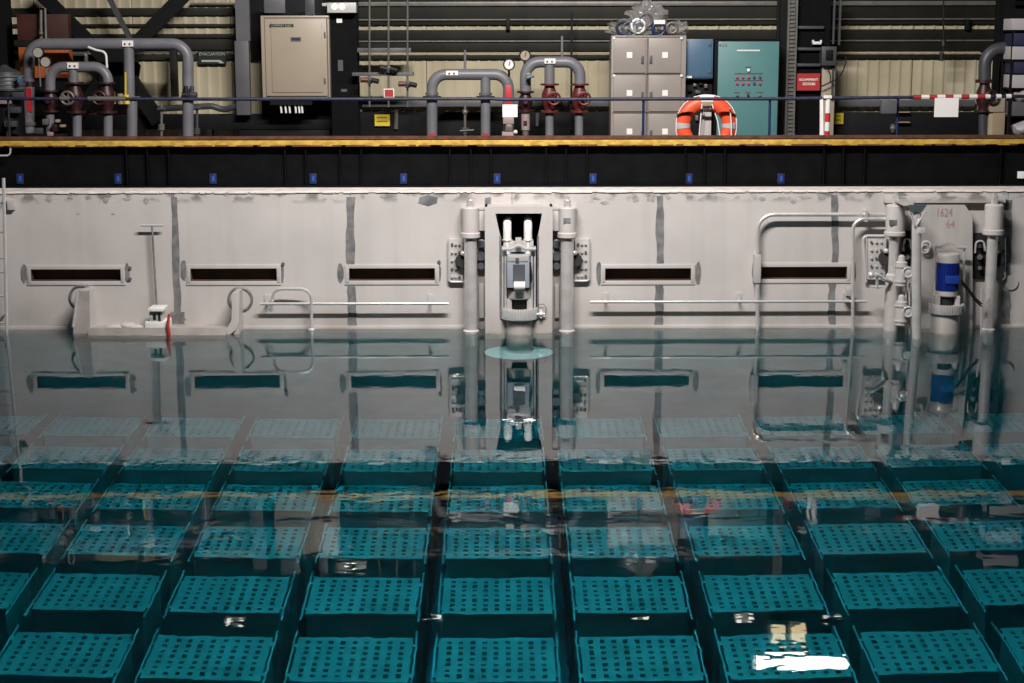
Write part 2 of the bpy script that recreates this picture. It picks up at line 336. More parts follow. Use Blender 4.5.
# deck floor behind the girder, back wall, upper wall, ceiling
MB().box(-HX, HX, 1.1, YB + 0.4, DECKZ - .2, DECKZ).build('floor', DECK, kind='structure')
ZC = PZ(512, -6, YB)
back = MB().box(-HX, HX, YB + 0.08, YB + 0.3, DECKZ, 9.8).build('wall_back', UPPER, kind='structure')
MB().box(-HX, HX, YB, YB + 0.08, ZC, 9.8).build('wall_back_upper', UPPER, kind='structure')
MB().box(-HX - .4, HX + .4, -26.5, YB + .4, 9.8, 10.0).build('ceiling', UPPER, kind='structure')
xa = PX(-60, 90, YB); pitch = 96 * MPP(YB)
for i in range(12):                   # corrugated cladding sheets
    x0 = xa + i * pitch; poly = []; nrib = 9
    for k in range(nrib):
        u = x0 + 0.004 + (pitch - 0.008) * k / nrib; d = (pitch - 0.008) / nrib
        poly += [(u, 0.045), (u + d * .6, 0.045), (u + d * .72, 0.034), (u + d * .88, 0.034), (u + d, 0.045)]
    b = MB(); bmv = b.bm
    lo = [bmv.verts.new((x, YB + y, DECKZ)) for x, y in poly]; hi = [bmv.verts.new((x, YB + y, ZC)) for x, y in poly]
    for k in range(len(poly) - 1): bmv.faces.new((lo[k], lo[k + 1], hi[k + 1], hi[k]))
    b.build('cladding_sheet', CREAM, back)
ntrim = 4
def trim(px0, px1, py0, py1, y, depth, m):
    global ntrim
    o = MB().pbox(px0, px1, py0, py1, y, y + depth, .004).build('trim_%d' % ntrim, m, kind='structure'); ntrim += 1; return o
for a in ((8, 15.5), (24, 27), (34, 38), (39.5, 50), (54.5, 60)): trim(-40, 236, *a, 3.535, .035, OLIVE)
for a in ((-4, 1.2), (5, 24.5), (29.5, 39.5), (41.5, 51.5), (54.5, 58.8)): trim(356, 1060, *a, 3.535, .035, OLIVE)
trim(250, 332, -4, 60, 3.5, .06, BLKST)
trim(-40, 352, 114.5, 129.5, 3.3, .2, BLKST); trim(352, 700, 112, 160, 3.3, .2, BLKST); trim(830, 1060, 112.5, 160, 3.3, .2, BLKST)
trim(205, 212, 129, 160, 3.3, .2, BLKST); trim(262, 330, 97, 116, 3.3, .2, BLKST); trim(240, 330, 128, 160, 3.32, .18, BLKST)
trim(830, 975, 100, 106.5, 3.45, .1, GREYCOL); trim(362, 720, 101, 106.5, 3.45, .1, GREYCOL)
# columns
def column(px0, px1, y, m, name, py1=170):
    x0, x1 = PX(px0, 70, y), PX(px1, 70, y); b = MB()
    b.box(x0, x1, y, y + .03, DECKZ, 9.8).box((x0 + x1) / 2 - .02, (x0 + x1) / 2 + .02, y + .03, y + .3, DECKZ, 9.8).box(x0, x1, y + .3, y + .33, DECKZ, 9.8)
    return b.build(name, m, kind='structure')
column(331, 357.5, 2.9, GIRDER, 'column_centre'); column(797, 829, 2.9, GIRDER, 'column_right'); column(-8, 8, 2.95, BLKST, 'column_left')
column(779, 787, 2.95, BLKST, 'column_slim'); column(999, 1012, 2.95, BLKST, 'column_far_right')
MB().pbox(235.5, 249.5, -5, 41, 3.1, 3.2).pbox(235.5, 249.5, 41, 115, 3.1, 3.2, .004).build('column_grey', GREYCOL, kind='structure')
# water
wt = bpy.data.materials.new('pool_water'); wt.use_nodes = True; nt = wt.node_tree; nt.nodes.remove(nt.nodes['Principled BSDF'])
gl = nt.nodes.new('ShaderNodeBsdfGlass'); gl.inputs['IOR'].default_value = 1.333; gl.inputs['Roughness'].default_value = 0.0; gl.inputs['Color'].default_value = (1, 1, 1, 1)
va = nt.nodes.new('ShaderNodeVolumeAbsorption'); va.inputs['Color'].default_value = (0.0, 0.780, 0.838, 1); va.inputs['Density'].default_value = 0.45
tc = nt.nodes.new('ShaderNodeTexCoord'); prev = None
for sc_, dist, st in ((0.9, 0.0020, (0.8, 1.0, 1)), (3.5, 0.0007, (0.7, 1.0, 1)), (9.0, 0.00035, (0.8, 1.0, 1))):
    mp = nt.nodes.new('ShaderNodeMapping'); mp.inputs['Scale'].default_value = st; nt.links.new(tc.outputs['Object'], mp.inputs['Vector'])
    n = nt.nodes.new('ShaderNodeTexNoise'); n.inputs['Scale'].default_value = sc_; n.inputs['Detail'].default_value = 1.0; nt.links.new(mp.outputs[0], n.inputs['Vector'])
    bp = nt.nodes.new('ShaderNodeBump'); bp.inputs['Strength'].default_value = 1.0; bp.inputs['Distance'].default_value = dist
    nt.links.new(n.outputs[0], bp.inputs['Height'])
    if prev: nt.links.new(prev.outputs[0], bp.inputs['Normal'])
    prev = bp
nt.links.new(prev.outputs[0], gl.inputs['Normal'])
nt.links.new(gl.outputs[0], nt.nodes['Material Output'].inputs['Surface']); nt.links.new(va.outputs[0], nt.nodes['Material Output'].inputs['Volume'])
MB().box(-HX - .1, HX + .1, -26.2, 0.06, ZB - .1, 0.0).build('water', wt, kind='structure')
# ================================================================== CRANE GIRDER on the wall
GY = 0.55; gx0, gx1 = -8.2, 8.2
gz1 = PZ(512, 139.5, GY - .1); gz0 = ZL
g = thing('crane_girder', (0, GY, gz0), 'long black steel girder with yellow worn edge lying along the pool wall rim', 'girder')
MB().box(gx0, gx1, GY, GY + .025, gz0, gz1 - .07).build('web_plate', GIRDER, g)
MB().box(gx0, gx1, GY - .1, GY + .16, gz1 - .03, gz1).build('top_flange', GIRDER, g)
ztop_y = PZ(512, 140, GY - .12); zbot_y = PZ(512, 146, GY - .12)
MB().box(gx0, gx1, GY - .12, GY - .1, zbot_y, ztop_y, .004).build('yellow_edge', YELLOW, g, label='worn yellow painted front edge')
MB().box(gx0, gx1, GY - .09, GY + .02, gz0, gz0 + .025).build('bottom_flange', GIRDER, g)
MB().box(gx0, gx1, GY + .0, GY + .09, gz1, PZ(512, 136, GY + .0)).build('crane_rail', RUST, g, label='rusty brown rail on top')
wear = MB()
for k in range(70):
    x = gx0 + (gx1 - gx0) * (k + random.random() * .7) / 70; w = random.uniform(.04, .16)
    wear.box(x - w, x + w, GY - .1225, GY - .11, zbot_y - .003, zbot_y + random.uniform(.008, .02))
tag(wear.build('bare_patch', RUST, g), label='bare dark scrapes along the yellow edge', kind='stuff')
for px in (127, 148, 169, 285.5, 306, 340.5, 361.5, 450, 471, 491, 546, 566, 587, 685, 704, 724.5, 823.5, 843, 864, 1000):
    x = PX(px, 165, GY - .06); MB().box(x - .008, x + .008, GY - .08, GY, gz0 + .025, gz1 - .03).build('stiffener', GIRDER, g)
for px in (20, 118, 213, 313, 403.5, 497, 593, 689, 781):
    bp_ = MB().pbox(px - 3.5, px + 3.5, 173.5, 184, GY - .012, GY - .002, .002).build('blue_plate', BLUETAG, g, label='small blue number plate')
    MB().pbox(px - 1.0, px + 1.4, 176, 181, GY - .014, GY - .011).build('plate_mark', BLUEL, bp_)
hk = MB().tube(fillet([P(-4, 155.5, .4), P(10, 155.5, .4), P(10.5, 148, .4)], .05), 0.012, 8)
hk.build('steel_hook', CHROME, g, label='bright steel hook')
MB().pbox(1018, 1027, 171.5, 178.5, GY - .04, GY - .001, .005).build('clip', WHITE, g)
# ================================================================== BASKETS under water
n_w = 1.333
def px_under(x, Y, d):
    lo, hi = 0.0, Y
    for _ in range(50):
        mth = (lo + hi) / 2; s1 = mth / math.hypot(mth, CAM_H); s2 = (Y - mth) / math.hypot(Y - mth, d)
        if s1 > n_w * s2: hi = mth
        else: lo = mth
    q = Vector((CAM.x + (x - CAM.x) * lo / Y, CAM.y + lo, 0)); v = RM.transposed() @ (q - CAM)
    return W_PX / 2 - v.x / v.z * F_PX, H_PX / 2 + v.y / v.z * F_PX
BP, BD = 1.255, 4.43
OFF = 1.33
def basket_proto():
    w, dp = 0.510, 0.395; hgt = 3.9; r = thing('fuel_basket', (0, 0, -BD - hgt), '', 'basket', 'submerged baskets in the pool')
    zt = -BD
    MB().box(-w + .01, w - .01, -dp + .01, dp - .01, zt - hgt, zt - .09).build('body', BASKETD, r)
    b = MB(); nx, ny = 9, 7; bm = b.bm                 # lid plate with square holes sunk into it
    ex = [-w]; ey = [-dp]
    cw, ch = (2 * w - .08) / nx, (2 * dp - .08) / ny
    for i in range(nx): ex += [-w + .04 + cw * (i + .30), -w + .04 + cw * (i + .70)]
    for j in range(ny): ey += [-dp + .04 + ch * (j + .27), -dp + .04 + ch * (j + .73)]
    ex.append(w); ey.append(dp)
    V = [[bm.verts.new((x, y, zt)) for y in ey] for x in ex]
    for i in range(len(ex) - 1):
        for j in range(len(ey) - 1):
            q = (V[i][j], V[i + 1][j], V[i + 1][j + 1], V[i][j + 1])
            if i % 2 == 1 and j % 2 == 1:
                lo = [bm.verts.new(v.co - Vector((0, 0, .05))) for v in q]
                for k in range(4): bm.faces.new((q[k], q[(k + 1) % 4], lo[(k + 1) % 4], lo[k]))
            else: bm.faces.new(q)
    b.box(-w, w, -dp, -dp + .008, zt - .08, zt - .001).box(-w, w, dp - .008, dp, zt - .08, zt - .001)
    me_lid = b.build('perforated_lid', BASKET, r)
    for s in (-1, 1):
        MB().box(s * (w + .03) - .008, s * (w + .03) + .008, -dp - .13, dp + .13, zt - .03, zt).box(s * (w + .012) - .02, s * (w + .012) + .02, -.3, -.24, zt - .06, zt - .02).box(s * (w + .012) - .02, s * (w + .012) + .02, .24, .3, zt - .06, zt - .02).build('guide_rail', BRIM, r)
    return r
bk = basket_proto(); first = True
gx = PX(555.6, 467, 0) ; X0 = (568.5 - 505) / 147.0 * BP + CAM.x        # a gap between two columns of baskets
for row in range(7):
    yc = -(OFF - BP / 2) - row * BP; Y = DIST + yc; vis = []
    for c in range(-8, 9):
        x = X0 + BP * (c + 0.5)
        l = px_under(x - .5, Y, BD)[0]; rr = px_under(x + .5, Y, BD)[0]
        top = px_under(x, Y + .45, BD)[1]
        if rr > 2 and l < 1022 and top < 681: vis.append(x)
    for k, x in enumerate(vis):
        lab = 'submerged basket with perforated lid, %s from the left in the %s row from the wall' % (ORD[k], ORD[row])
        loc = (x, yc, -BD - 3.9)
        if first: bk.location = loc; bk['label'] = lab; first = False
        else: copy_tree(bk, loc, lab)
# ================================================================== POOL WALL FITTINGS
def rod(name, pts, r, m, label, cat, rad=0.12, group=None):
    return MB().tube(fillet(pts, rad) if len(pts) > 2 else pts, r, 10).build(name, m, None, label, cat, group)
# horizontal tubes on the wall
for (a, b, py, lab, br) in ((260, 448.5, 303.7, 'long thin steel tube on the pool wall, beside the arched grab rail', (266, 430)), (590, 866.5, 301.7, 'longest thin steel tube on the pool wall, passing under two slots', (606, 740, 850))):
    t = thing('wall_tube', P((a + b) / 2, py, -.135), lab, 'tube')
    z = PZ((a + b) / 2, py, -.135)
    MB().cyl((PX(a, py, -.135), -.135, z), (PX(b, py, -.135), -.135, z), 0.018).build('tube', CHROME, t)
    for k in br:
        x = PX(k, py, -.135); MB().cyl((x, -.135, z), (x, 0.004, z), 0.012).box(x - .04, x + .04, -.012, .002, z - .02, z + .1, .003).build('bracket', MATT, t)
t = thing('grab_rail', P(293, 326, -.16), 'arched steel grab rail rising from the water over the thin wall tube', 'rail')
MB().tube(fillet([P(272.5, 301.5, -.1), P(272.5, 289, -.14), P(311.5, 289, -.16), P(311.5, 352, -.16)], .13), 0.019, 10).build('rail', CHROME, t)
MB().lathe(P(311.5, 330, -.16).x, -.16, [(.03, .03), (.045, .02), (.045, -.03), (.03, -.04)], 12).build('collar', CHROME, t)
t = thing('bent_pipe', P(757.5, 326, -.12), 'large bent steel pipe framing the slot beside the blue-motor pump', 'pipe')
MB().tube(fillet([P(757.5, 360, -.12), P(757.5, 214.5, -.12), P(886, 214.5, -.12)], .2), 0.026, 12).build('pipe', STEEL, t)
MB().pbox(754.5, 761, 255, 283, -.16, 0, .006).build('clamp', MATT, t); MB().pbox(865, 868, 211, 222, -.18, 0).build('clamp', STEEL, t)
t = thing('bent_pipe', P(853, 326, -.12), 'smaller bent steel pipe nested inside the larger one by the valve column', 'pipe')
MB().tube(fillet([P(852.8, 360, -.16), P(852.8, 219, -.16), P(886, 219, -.16)], .14), 0.023, 12).build('pipe', STEEL, t)
MB().pbox(846, 851, 288, 296, -.17, -.11, .004).pbox(845, 849, 294, 301, -.14, 0).build('clamp', MATT, t)
t = MB().tube(fillet([P(866, 282, -.05), P(863, 236, -.05), P(884, 236, -.05)], .05), 0.02, 8).build('bent_pipe', MATT, None, 'thin grey pipe bent round the latch plate of the valve column', 'pipe')
# T handle and box
t = thing('t_handle_rod', P(155, 306, -.1), 'tall thin steel rod with a T handle standing on the small white box', 'rod')
MB().cyl(P(152, 226, -.1), P(157, 309, -.1), .013, n=8).build('rod', WELD, t); MB().cyl(P(140.5, 225.5, -.1), P(163.5, 225.5, -.1), .014, n=8).build('handle', CHROME, t)
TY = -.42
t = thing('weir_trough', P(150, 330, TY), 'pale steel trough at the waterline between two raised end plates', 'trough')
zt0 = PZ(160, 326, TY)
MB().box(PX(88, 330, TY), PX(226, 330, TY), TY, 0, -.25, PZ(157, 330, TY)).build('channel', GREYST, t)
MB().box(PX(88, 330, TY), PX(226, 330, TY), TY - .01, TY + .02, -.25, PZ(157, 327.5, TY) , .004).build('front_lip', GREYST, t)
zw = PZ(157, 336.2, TY)
MB().box(PX(90, 336, TY), PX(226, 336, TY), TY - .03, TY, zw - .012, zw + .008).build('bright_edge', CHROME, t)
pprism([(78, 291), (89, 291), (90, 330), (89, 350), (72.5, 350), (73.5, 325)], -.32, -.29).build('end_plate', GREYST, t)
MB().tube([P(77.5, 292, -.36), P(73, 327, -.36)], .016, 8).build('edge_bar', CHROME, t)
MB().box(PX(80, 310, -.3), PX(90, 310, -.3), -.3, 0, -.2, PZ(84, 291, -.3)).build('end_wall', MATT, t)
pprism([(232, 293), (239.5, 293), (239.5, 322), (236, 330), (222, 340), (214, 341), (214, 336), (226, 330), (231.5, 320)], -.40, -.36).build('end_plate', LINER, t)
MB().box(PX(233, 310, -.38), PX(238.5, 310, -.38), -.38, 0, -.2, PZ(236, 293, -.38)).build('end_wall', MATT, t)
lump = MB()
for px, py, w, h in ((118, 327, 12, 3), (128, 325, 8, 3), (135, 328, 10, 4), (112, 330, 8, 3)):
    c = P(px, py, TY + .12); lump.ball(c, w * MPP(0), .12, h * MPP(0), 10)
lump.build('debris_sheet', LINER, t)
for px, py in ((82, 297), (240.5, 299)):
    c = P(px, py, -.005); MB().cyl((c.x, -.012, c.z), (c.x, .004, c.z), 12.5 * MPP(0), n=28).build('round_plate', MATT, wall)
    MB().torus((c.x, -.01, c.z), 11.5 * MPP(0), .018, n=30, m=8).build('plate_ring', WELD, wall)
t = thing('sampling_box', P(155, 334, -.42), 'small white box on a plinth at the waterline under the T handle', 'box')
MB().pbox(145, 167, 322, 330, -.42, -.1, .008).build('plinth', WHITE, t)
MB().pbox(149.5, 162, 311, 322, -.40, -.2, .004).build('case', MATT, t); MB().pbox(148, 163.5, 308.5, 311.5, -.44, -.15, .003).build('lid', WHITE, t)
MB().pbox(153, 156, 314, 320, -.405, -.39).pbox(158, 160.5, 313, 321, -.405, -.39).build('opening', BLACK, t)
MB().tube([P(169, 314, -.44), P(167.8, 325, -.45), P(169, 334, -.45), P(168.5, 345, -.44)], [.014, .022, .022, .016], 8).build('red_strap', SIGNRED, None, 'dark red strap hanging into the water beside the small white box', 'strap')
# ladder on the far left
t = thing('pool_ladder', P(-5, 330, -.22), 'steel ladder hanging on the pool wall where the rim meets the left frame edge', 'ladder')
for px in (-20, 3.5):
    p0, p1 = P(px, 178, -.22), P(px + 3.5 if px > 0 else px + 3, 350, -.22)
    MB().tube([p0, p1], .021, 8).build('stile', CHROME, t)
for py in (206, 232, 258, 272, 296, 323): MB().tube([P(-19.5, py, -.22), P(4.5, py, -.22)], .014, 8).build('rung', CHROME, t)
for py in (200, 315): MB().tube([P(4, py, -.22), P(4, py, 0.003)], .014, 8).build('standoff', CHROME, t)
MB().pbox(7, 14, 200, 210, -.06, 0, .004).build('hinge_block', MATT, None, 'small dark hinge block on the pool wall beside the ladder', 'bracket')
# ---- guide columns
def guide_column(px, y, cap, shaft, py, label, sleeve=None, window=None):
    """cap half width, shaft half width in px, py = nut top, cap top, flange top, flange bottom, foot"""
    k = MPP(y); x = PX(px, 260, y); Z = lambda q: PZ(px, q, y); t = thing('guide_column', (x, y, 0), label, 'column', None)
    MB().lathe(x, y, [(.045, Z(py[1]) - .02), (.045, Z(py[0] + 3)), (.03, Z(py[0] + 2.5)), (.03, Z(py[0]))], 6).build('nut', STEEL, t)
    MB().lathe(x, y, [(cap * k, Z(py[2]) - .01), (cap * k, Z(py[1]) - .015), (cap * k - .015, Z(py[1]))], 28).build('cap', LINER, t)
    MB().lathe(x, y, [((cap + .2) * k, Z(py[3])), ((cap + 1.2) * k, Z(py[3]) + .012), ((cap + 1.2) * k, Z(py[2])), ((cap + .2) * k, Z(py[2]) + .012)], 28).build('flange', LINER, t)
    MB().lathe(x, y, [(shaft * k, -.9), (shaft * k, Z(py[3]))], 26).build('shaft', STEEL, t)
    MB().lathe(x, y, [(shaft * k + .02, Z(py[4]) - .04), (shaft * k + .02, Z(py[4])), (shaft * k, Z(py[4]) + .015)], 26).build('foot_collar', LINER, t)
    if sleeve: MB().lathe(x, y, [(sleeve[0] * k, -.5), (sleeve[0] * k, Z(sleeve[1])), (shaft * k, Z(sleeve[1] - 2))], 26).build('sleeve', MATT, t)
    if window: MB().pbox(px - 3.5, px + 3.5, window, window + 5, y - cap * k - .006, y - cap * k + .05).build('plate', WELD, t)
    return t
guide_column(470.7, -.22, 8.6, 6.6, (197, 207, 233, 238, 330.5), 'steel guide column standing in the water where the pump with control box meets the tube')
guide_column(567, -.22, 8.6, 6.6, (197, 207, 233, 238, 330.5), 'steel guide column with small dark plate on its cap beside the control box pump', window=218)
guide_column(893.5, -.22, 9.5, 5, (193, 204.5, 232, 236, 329), 'steel guide column with chrome valves and a thick sleeve beside the blue motor pump', sleeve=(7.3, 275), window=220)
guide_column(991.5, -.22, 9.3, 5.4, (193, 204, 230, 235, 329), 'plain steel guide column right behind the black cable of the blue motor pump')
# ---- latch plates on the wall beside the columns
def latch(px0, px1, py0, py1, side, label):
    c = P((px0 + px1) / 2, py1, -.03); t = thing('latch_plate', c, label, 'plate', 'latch plates beside the guide columns')
    MB().pbox(px0, px1, py0, py1, -.05, .003, .008).build('plate', MATT, t)
    fr = MB(); fr.tube(fillet([P(px0, py0, -.055), P(px0, py1, -.055), P(px1, py1, -.055)] if side < 0 else [P(px1, py0, -.055), P(px1, py1, -.055), P(px0, py1, -.055)], .04), .011, 8); fr.build('bright_edge', CHROME, t)
    for i in range(3):
        for j in range(5):
            MB().cyl(P(px0 + (px1 - px0) * (.25 + .25 * i), py0 + (py1 - py0) * (.12 + .19 * j), -.075), P(px0 + (px1 - px0) * (.25 + .25 * i), py0 + (py1 - py0) * (.12 + .19 * j), -.045), .015, n=8).build('bolt', STEEL if (i + j) % 3 else DGREY, t)
    q = px1 - 1 if side < 0 else px0 + 1; cy = (py0 + py1) / 2
    MB().cyl(P(q, cy, -.13), P(q, cy, -.05), .085, n=16).build('black_roller', RUBBER, t)
    MB().ball(P(q - side * 1, cy - 7, -.15), .035).build('ball_knob', CHROME, t)
latch(448.5, 463, 239, 282, -1, 'bolted latch plate with black roller beside the tube end and guide column')
latch(574.5, 589.5, 239, 281, 1, 'bolted latch plate with black roller next to the column bearing a dark plate')
latch(866.5, 886, 237, 279, -1, 'bolted latch plate framed by the thin bent pipe at the valve column')
latch(996.5, 1005, 238, 280, 1, 'narrow bolted latch plate behind the plain column of the blue motor pump')
# shadowed recess plates between the columns and the housings
for (a, b, c, d, lab, rail) in ((476, 486, 232, 330, 'dark slotted guide bar between the control box pump housing and the column beside the tube', 1), (552, 561, 232, 330, 'dark slotted guide bar between the control box pump housing and the column with dark plate', 1), (902, 912, 231, 272, 'dark recess plate behind the chrome valves', 0), (973.5, 986, 233, 279, 'dark recess plate between blue motor pump and plain column', 0)):
    t = thing('guide_bar', P((a + b) / 2, d, -.05), lab, 'plate')
    MB().pbox(a, b, c, d, -.04, .002, .01).build('backing', GREYST if rail else BLACK, t)
    for py, r in (((244, .05), (256, .06), (266, .045)) if rail else ((246, .028), (257, .034), (268, .026))): MB().cyl(P((a + b) / 2, py, -.12), P((a + b) / 2, py, -.03), r, n=14).build('roller', (RUBBER, DGREY, DGREY)[int(py) % 3], t)
    MB().tube(fillet([P(a + 1.5, c + 20, -.07), P(a + 2.5, c + 8, -.07), P(b - 2, c + 8, -.07), P(b - 1, c + 18, -.07)], .05), .014, 8).build('bright_clip', CHROME, t)
    if rail: MB().pbox(a + 3, b - 2, 284, 318, -.08, -.03, .004).build('lower_bar', MATT, t)
# ---- centre pump housing (proud plate with a shaped opening)
HY = -.37
hz = lambda q: PZ(518, q, HY); hx = lambda q: PX(q, 260, HY)
t = thing('pump_housing', (hx(518), HY, 0), 'proud pale steel housing plate with black topped opening round the control box pump', 'housing')
oL0, oL1, oR1, oR0 = hx(495.5), hx(500.3), hx(538), hx(542)
b = MB(); top, ot, om, ob = hz(207), hz(213.5), hz(236), hz(320.5); bot = -.35
b.prism([(hx(485), top), (hx(552.5), top), (hx(552.5), ot), (hx(485), ot)], HY, HY + .03)
b.prism([(hx(485), ot), (oL0, ot), (oL1, om), (oL1, bot), (hx(485), bot)], HY, HY + .03)
b.prism([(hx(552.5), ot), (hx(552.5), bot), (oR1, bot), (oR1, om), (oR0, ot)], HY, HY + .03)
b.prism([(oL1, ob), (oR1, ob), (oR1, bot), (oL1, bot)], HY, HY + .03)
b.build('front_plate', LINER, t)
b = MB(); b.box(hx(485), hx(485) + .03, HY + .03, 0, bot, top).box(hx(552.5) - .03, hx(552.5), HY + .03, 0, bot, top).box(hx(485), hx(552.5), HY + .03, 0, top - .03, top); b.build('side_plate', LINER, t)
b = MB(); b.tube(fillet([(oL1, HY - .004, om), (oL1, HY - .004, ob), (oR1, HY - .004, ob), (oR1, HY - .004, om)], .07), .012, 8); b.build('opening_bead', WELD, t)
b = MB(); b.box(oL1 - .012, oL1, HY + .03, .12, .1, om).box(oR1, oR1 + .012, HY + .03, .12, .1, om).box(oL1, oR1, HY + .03, .12, .09, .11); b.build('opening_lining', DGREY, t)
MB().pbox(461, 577, 206.3, 210, -.20, 0, .004).build('lintel', LINER, t)
MB().pbox(476, 486.5, 208, 231, -.19, 0, .01).pbox(551.5, 562, 208, 231, -.19, 0, .01).build('side_wing', LINER, t)
def pump(px, y, s, spec, label):
    x = PX(px, 280, y); k = MPP(y); Z = lambda q: PZ(px, q, y); t = thing('immersed_pump', (x, y, 0), label, 'pump')
    # casing
    c0, c1, r = spec['casing']
    MB().lathe(x, y, [(r * k, -1.2), (r * k, Z(c0) - .02), (r * k - .02, Z(c0))], 32).build('casing', LINER, t)
    f0, f1, fr = spec['flange']
    MB().lathe(x, y, [(fr * k - .02, Z(f1)), (fr * k, Z(f1) + .02), (fr * k, Z(f0) - .01), (fr * k - .02, Z(f0))], 36).build('flange', MATT, t)
    for i in range(22):
        a = math.pi * (1 + i / 21); cx, cy = x + fr * k * math.cos(a), y + fr * k * math.sin(a)
        MB().box(cx - .011, cx + .011, cy - .016, cy + .016, Z(f1) + .012, Z(f0) + .018, .003).build('bolt', CHROME, t)
    w0, w1, wr = spec['window']
    MB().lathe(x, y, [(wr * k * .8, Z(w1)), (wr * k * .8, Z(w0))], 16).build('inner_core', BLACK, t)
    for sx, w in ((-1.05, .03), (1.05, .03)): 
        MB().box(x + sx * wr * k - w, x + sx * wr * k + w, y - .08, y + .08, Z(w1), Z(w0), .004).build('pillar', MATT, t)
    MB().lathe(x, y - wr * k * .55, [(.025, Z(w1)), (.03, Z(w1 - 4)), (.018, Z(w0))], 10).build('coupling', BRASS if s else RUBBER, t)
    r0, r1, rr = spec['ring']
    MB().lathe(x, y, [(rr * k - .01, Z(r1)), (rr * k, Z(r1) + .01), (rr * k, Z(r0) - .01), (rr * k - .01, Z(r0))], 32).build('motor_ring', MATT, t)
    return t, x, k, Z
PY_ = -.40
t, x, k, Z = pump(519.3, PY_ + .05, 1, dict(casing=(318, 336, 13.8), flange=(308.5, 319, 17.5), window=(298, 308.5, 9.5), ring=(289, 298, 12)), 'tall pump with grey-blue control box and two white elbows in the housing opening')
bx_ = MB().pbox(507, 529.5, 255, 288, PY_ - .12, PY_ + .1, .012).build('control_box', GREYBLUE, t, label='grey-blue control box with dark window')
MB().pbox(513, 525, 264.5, 282, PY_ - .13, PY_ - .11).build('window_panel', DGREY, bx_); MB().pbox(508, 528, 256, 261.5, PY_ - .128, PY_ - .11, .002).build('box_band', STEEL, bx_)
MB().pbox(515.5, 519, 258, 262.5, PY_ - .133, PY_ - .115).build('dark_badge', DGREY, bx_)
MB().tube([P(514, 286, PY_ - .2), P(525, 286, PY_ - .2)], .055, 14).build('white_bottle', WHITE, t, label='white cylinder under the window')
MB().tube(fillet([P(530, 262, PY_ - .08), P(532, 280, PY_ - .1), P(527, 288, PY_ - .1)], .1), .012, 8).build('cable', RUBBER, t)
for px in (502.6, 534.8, 505.5, 531.8): MB().tube([P(px, 312, PY_ - .02), P(px, 246, PY_ - .02)], .013 if px in (502.6, 534.8) else .016, 8).build('guide_rod', STEEL, t)
MB().tube(fillet([P(502, 249, PY_ - .08), P(512, 249, PY_ - .08), P(518.5, 244.5, PY_ - .08), P(525, 249, PY_ - .08), P(536, 249, PY_ - .08)], .08), .022, 10).build('lifting_bow', CHROME, t)
MB().pbox(505, 533.5, 241, 252, PY_ + .02, PY_ + .06, .004).pbox(515.5, 521.5, 238, 247, PY_ - .04, PY_ + .04, .003).build('top_bracket', MATT, t)
for px in (507.3, 528):
    r = 4.2 * MPP(-.3)
    MB().tube(fillet([P(px, 262, -.33), P(px, 221.5, -.33), P(px, 219, .3)], .13, 10), r, 16).build('elbow_pipe', CHROME if 0 else WHITE, t, label='white elbow pipe')
    MB().torus((PX(px, 240, -.33), -.33, PZ(px, 240, -.33)), r + .004, .012, 'Z', 20, 8).build('pipe_collar', CHROME, t)
MB().ball(P(541, 314, -.43), .03).tube([P(536, 314, -.42), P(545, 314, -.42)], .012, 8).tube([P(541, 310, -.43), P(541, 318, -.43)], .012, 8).build('drain_valve', WHITE, t)
MB().tube([P(545.5, 315, -.42), P(546.5, 308, -.42), P(543.5, 304, -.41), P(538, 305, -.40)], .004, 6).build('thin_wire', RUBBER, t)
# submerged disc round the pump casing
cd = Vector((PX(518.5, 334, -.4), -.42, -.42))
MB().lathe(cd.x, -.40, [(.40, -1.15), (.43, -1.14), (.43, -1.11), (.40, -1.1)], 40).build('submerged_disc', WHITE, None, 'round pale disc just under the water below the control box pump', 'disc')
# ---- right pump station
t = thing('pump_backplate', P(947, 326, -.1), 'pale steel plate with faded red numbers behind the blue motor pump', 'plate')
pprism([(912, 205), (965, 205), (972.5, 216), (972.5, 326), (972.5, 350), (912, 350)], -.12, 0).build('plate', MATT, t)
text('1624', 945, 212.5, -.124, 8.5, FADED, 'faded_number', t, 15); text('64', 950.5, 224, -.124, 8, FADED, 'faded_number', t, 8.5)
MB().pbox(885, 1006, 196.5, 203, -.10, 0, .006).build('lintel', LINER, t, label='pale beam across the top')
t, x, k, Z = pump(947, -.36, 0, dict(casing=(313, 336, 14.5), flange=(304.5, 313.5, 16.5), window=(295, 305, 9.5), ring=(289.5, 295.5, 11)), 'pump with bright blue motor, steel cap and black cable in front of numbered plate')
MB().lathe(x, -.36, [(11.2 * k, Z(290)), (11.2 * k, Z(262))], 32).build('motor', BLUEM, t, label='bright blue motor body')
for i in range(14):
    a = math.pi * (1.05 + .9 * i / 13); r = 11.2 * k
    MB().box(x + r * math.cos(a) - .003, x + r * math.cos(a) + .003, -.36 + r * math.sin(a) - .008, -.36 + r * math.sin(a) + .01, Z(289), Z(263)).build('cooling_fin', BLUEM, t)
MB().lathe(x, -.36, [(11.4 * k, Z(262)), (11.4 * k, Z(255)), (11.0 * k, Z(253.5))], 32).build('motor_cap', STEEL, t)
MB().pbox(945.5, 959, 276, 284, -.36 - 11.2 * k - .012, -.36 - 9 * k, .003).build('blue_label', BLUEM2, t)
MB().tube(fillet([P(935, 247.5, -.3), P(941, 247.5, -.3), P(949, 243, -.3), P(957, 247.5, -.3), P(966, 247.5, -.3)], .1), .021, 10).build('lifting_bow', CHROME, t)
for px in (935.2, 964): MB().tube([P(px, 312, -.28), P(px, 247, -.28)], .016, 8).build('guide_rod', STEEL, t)
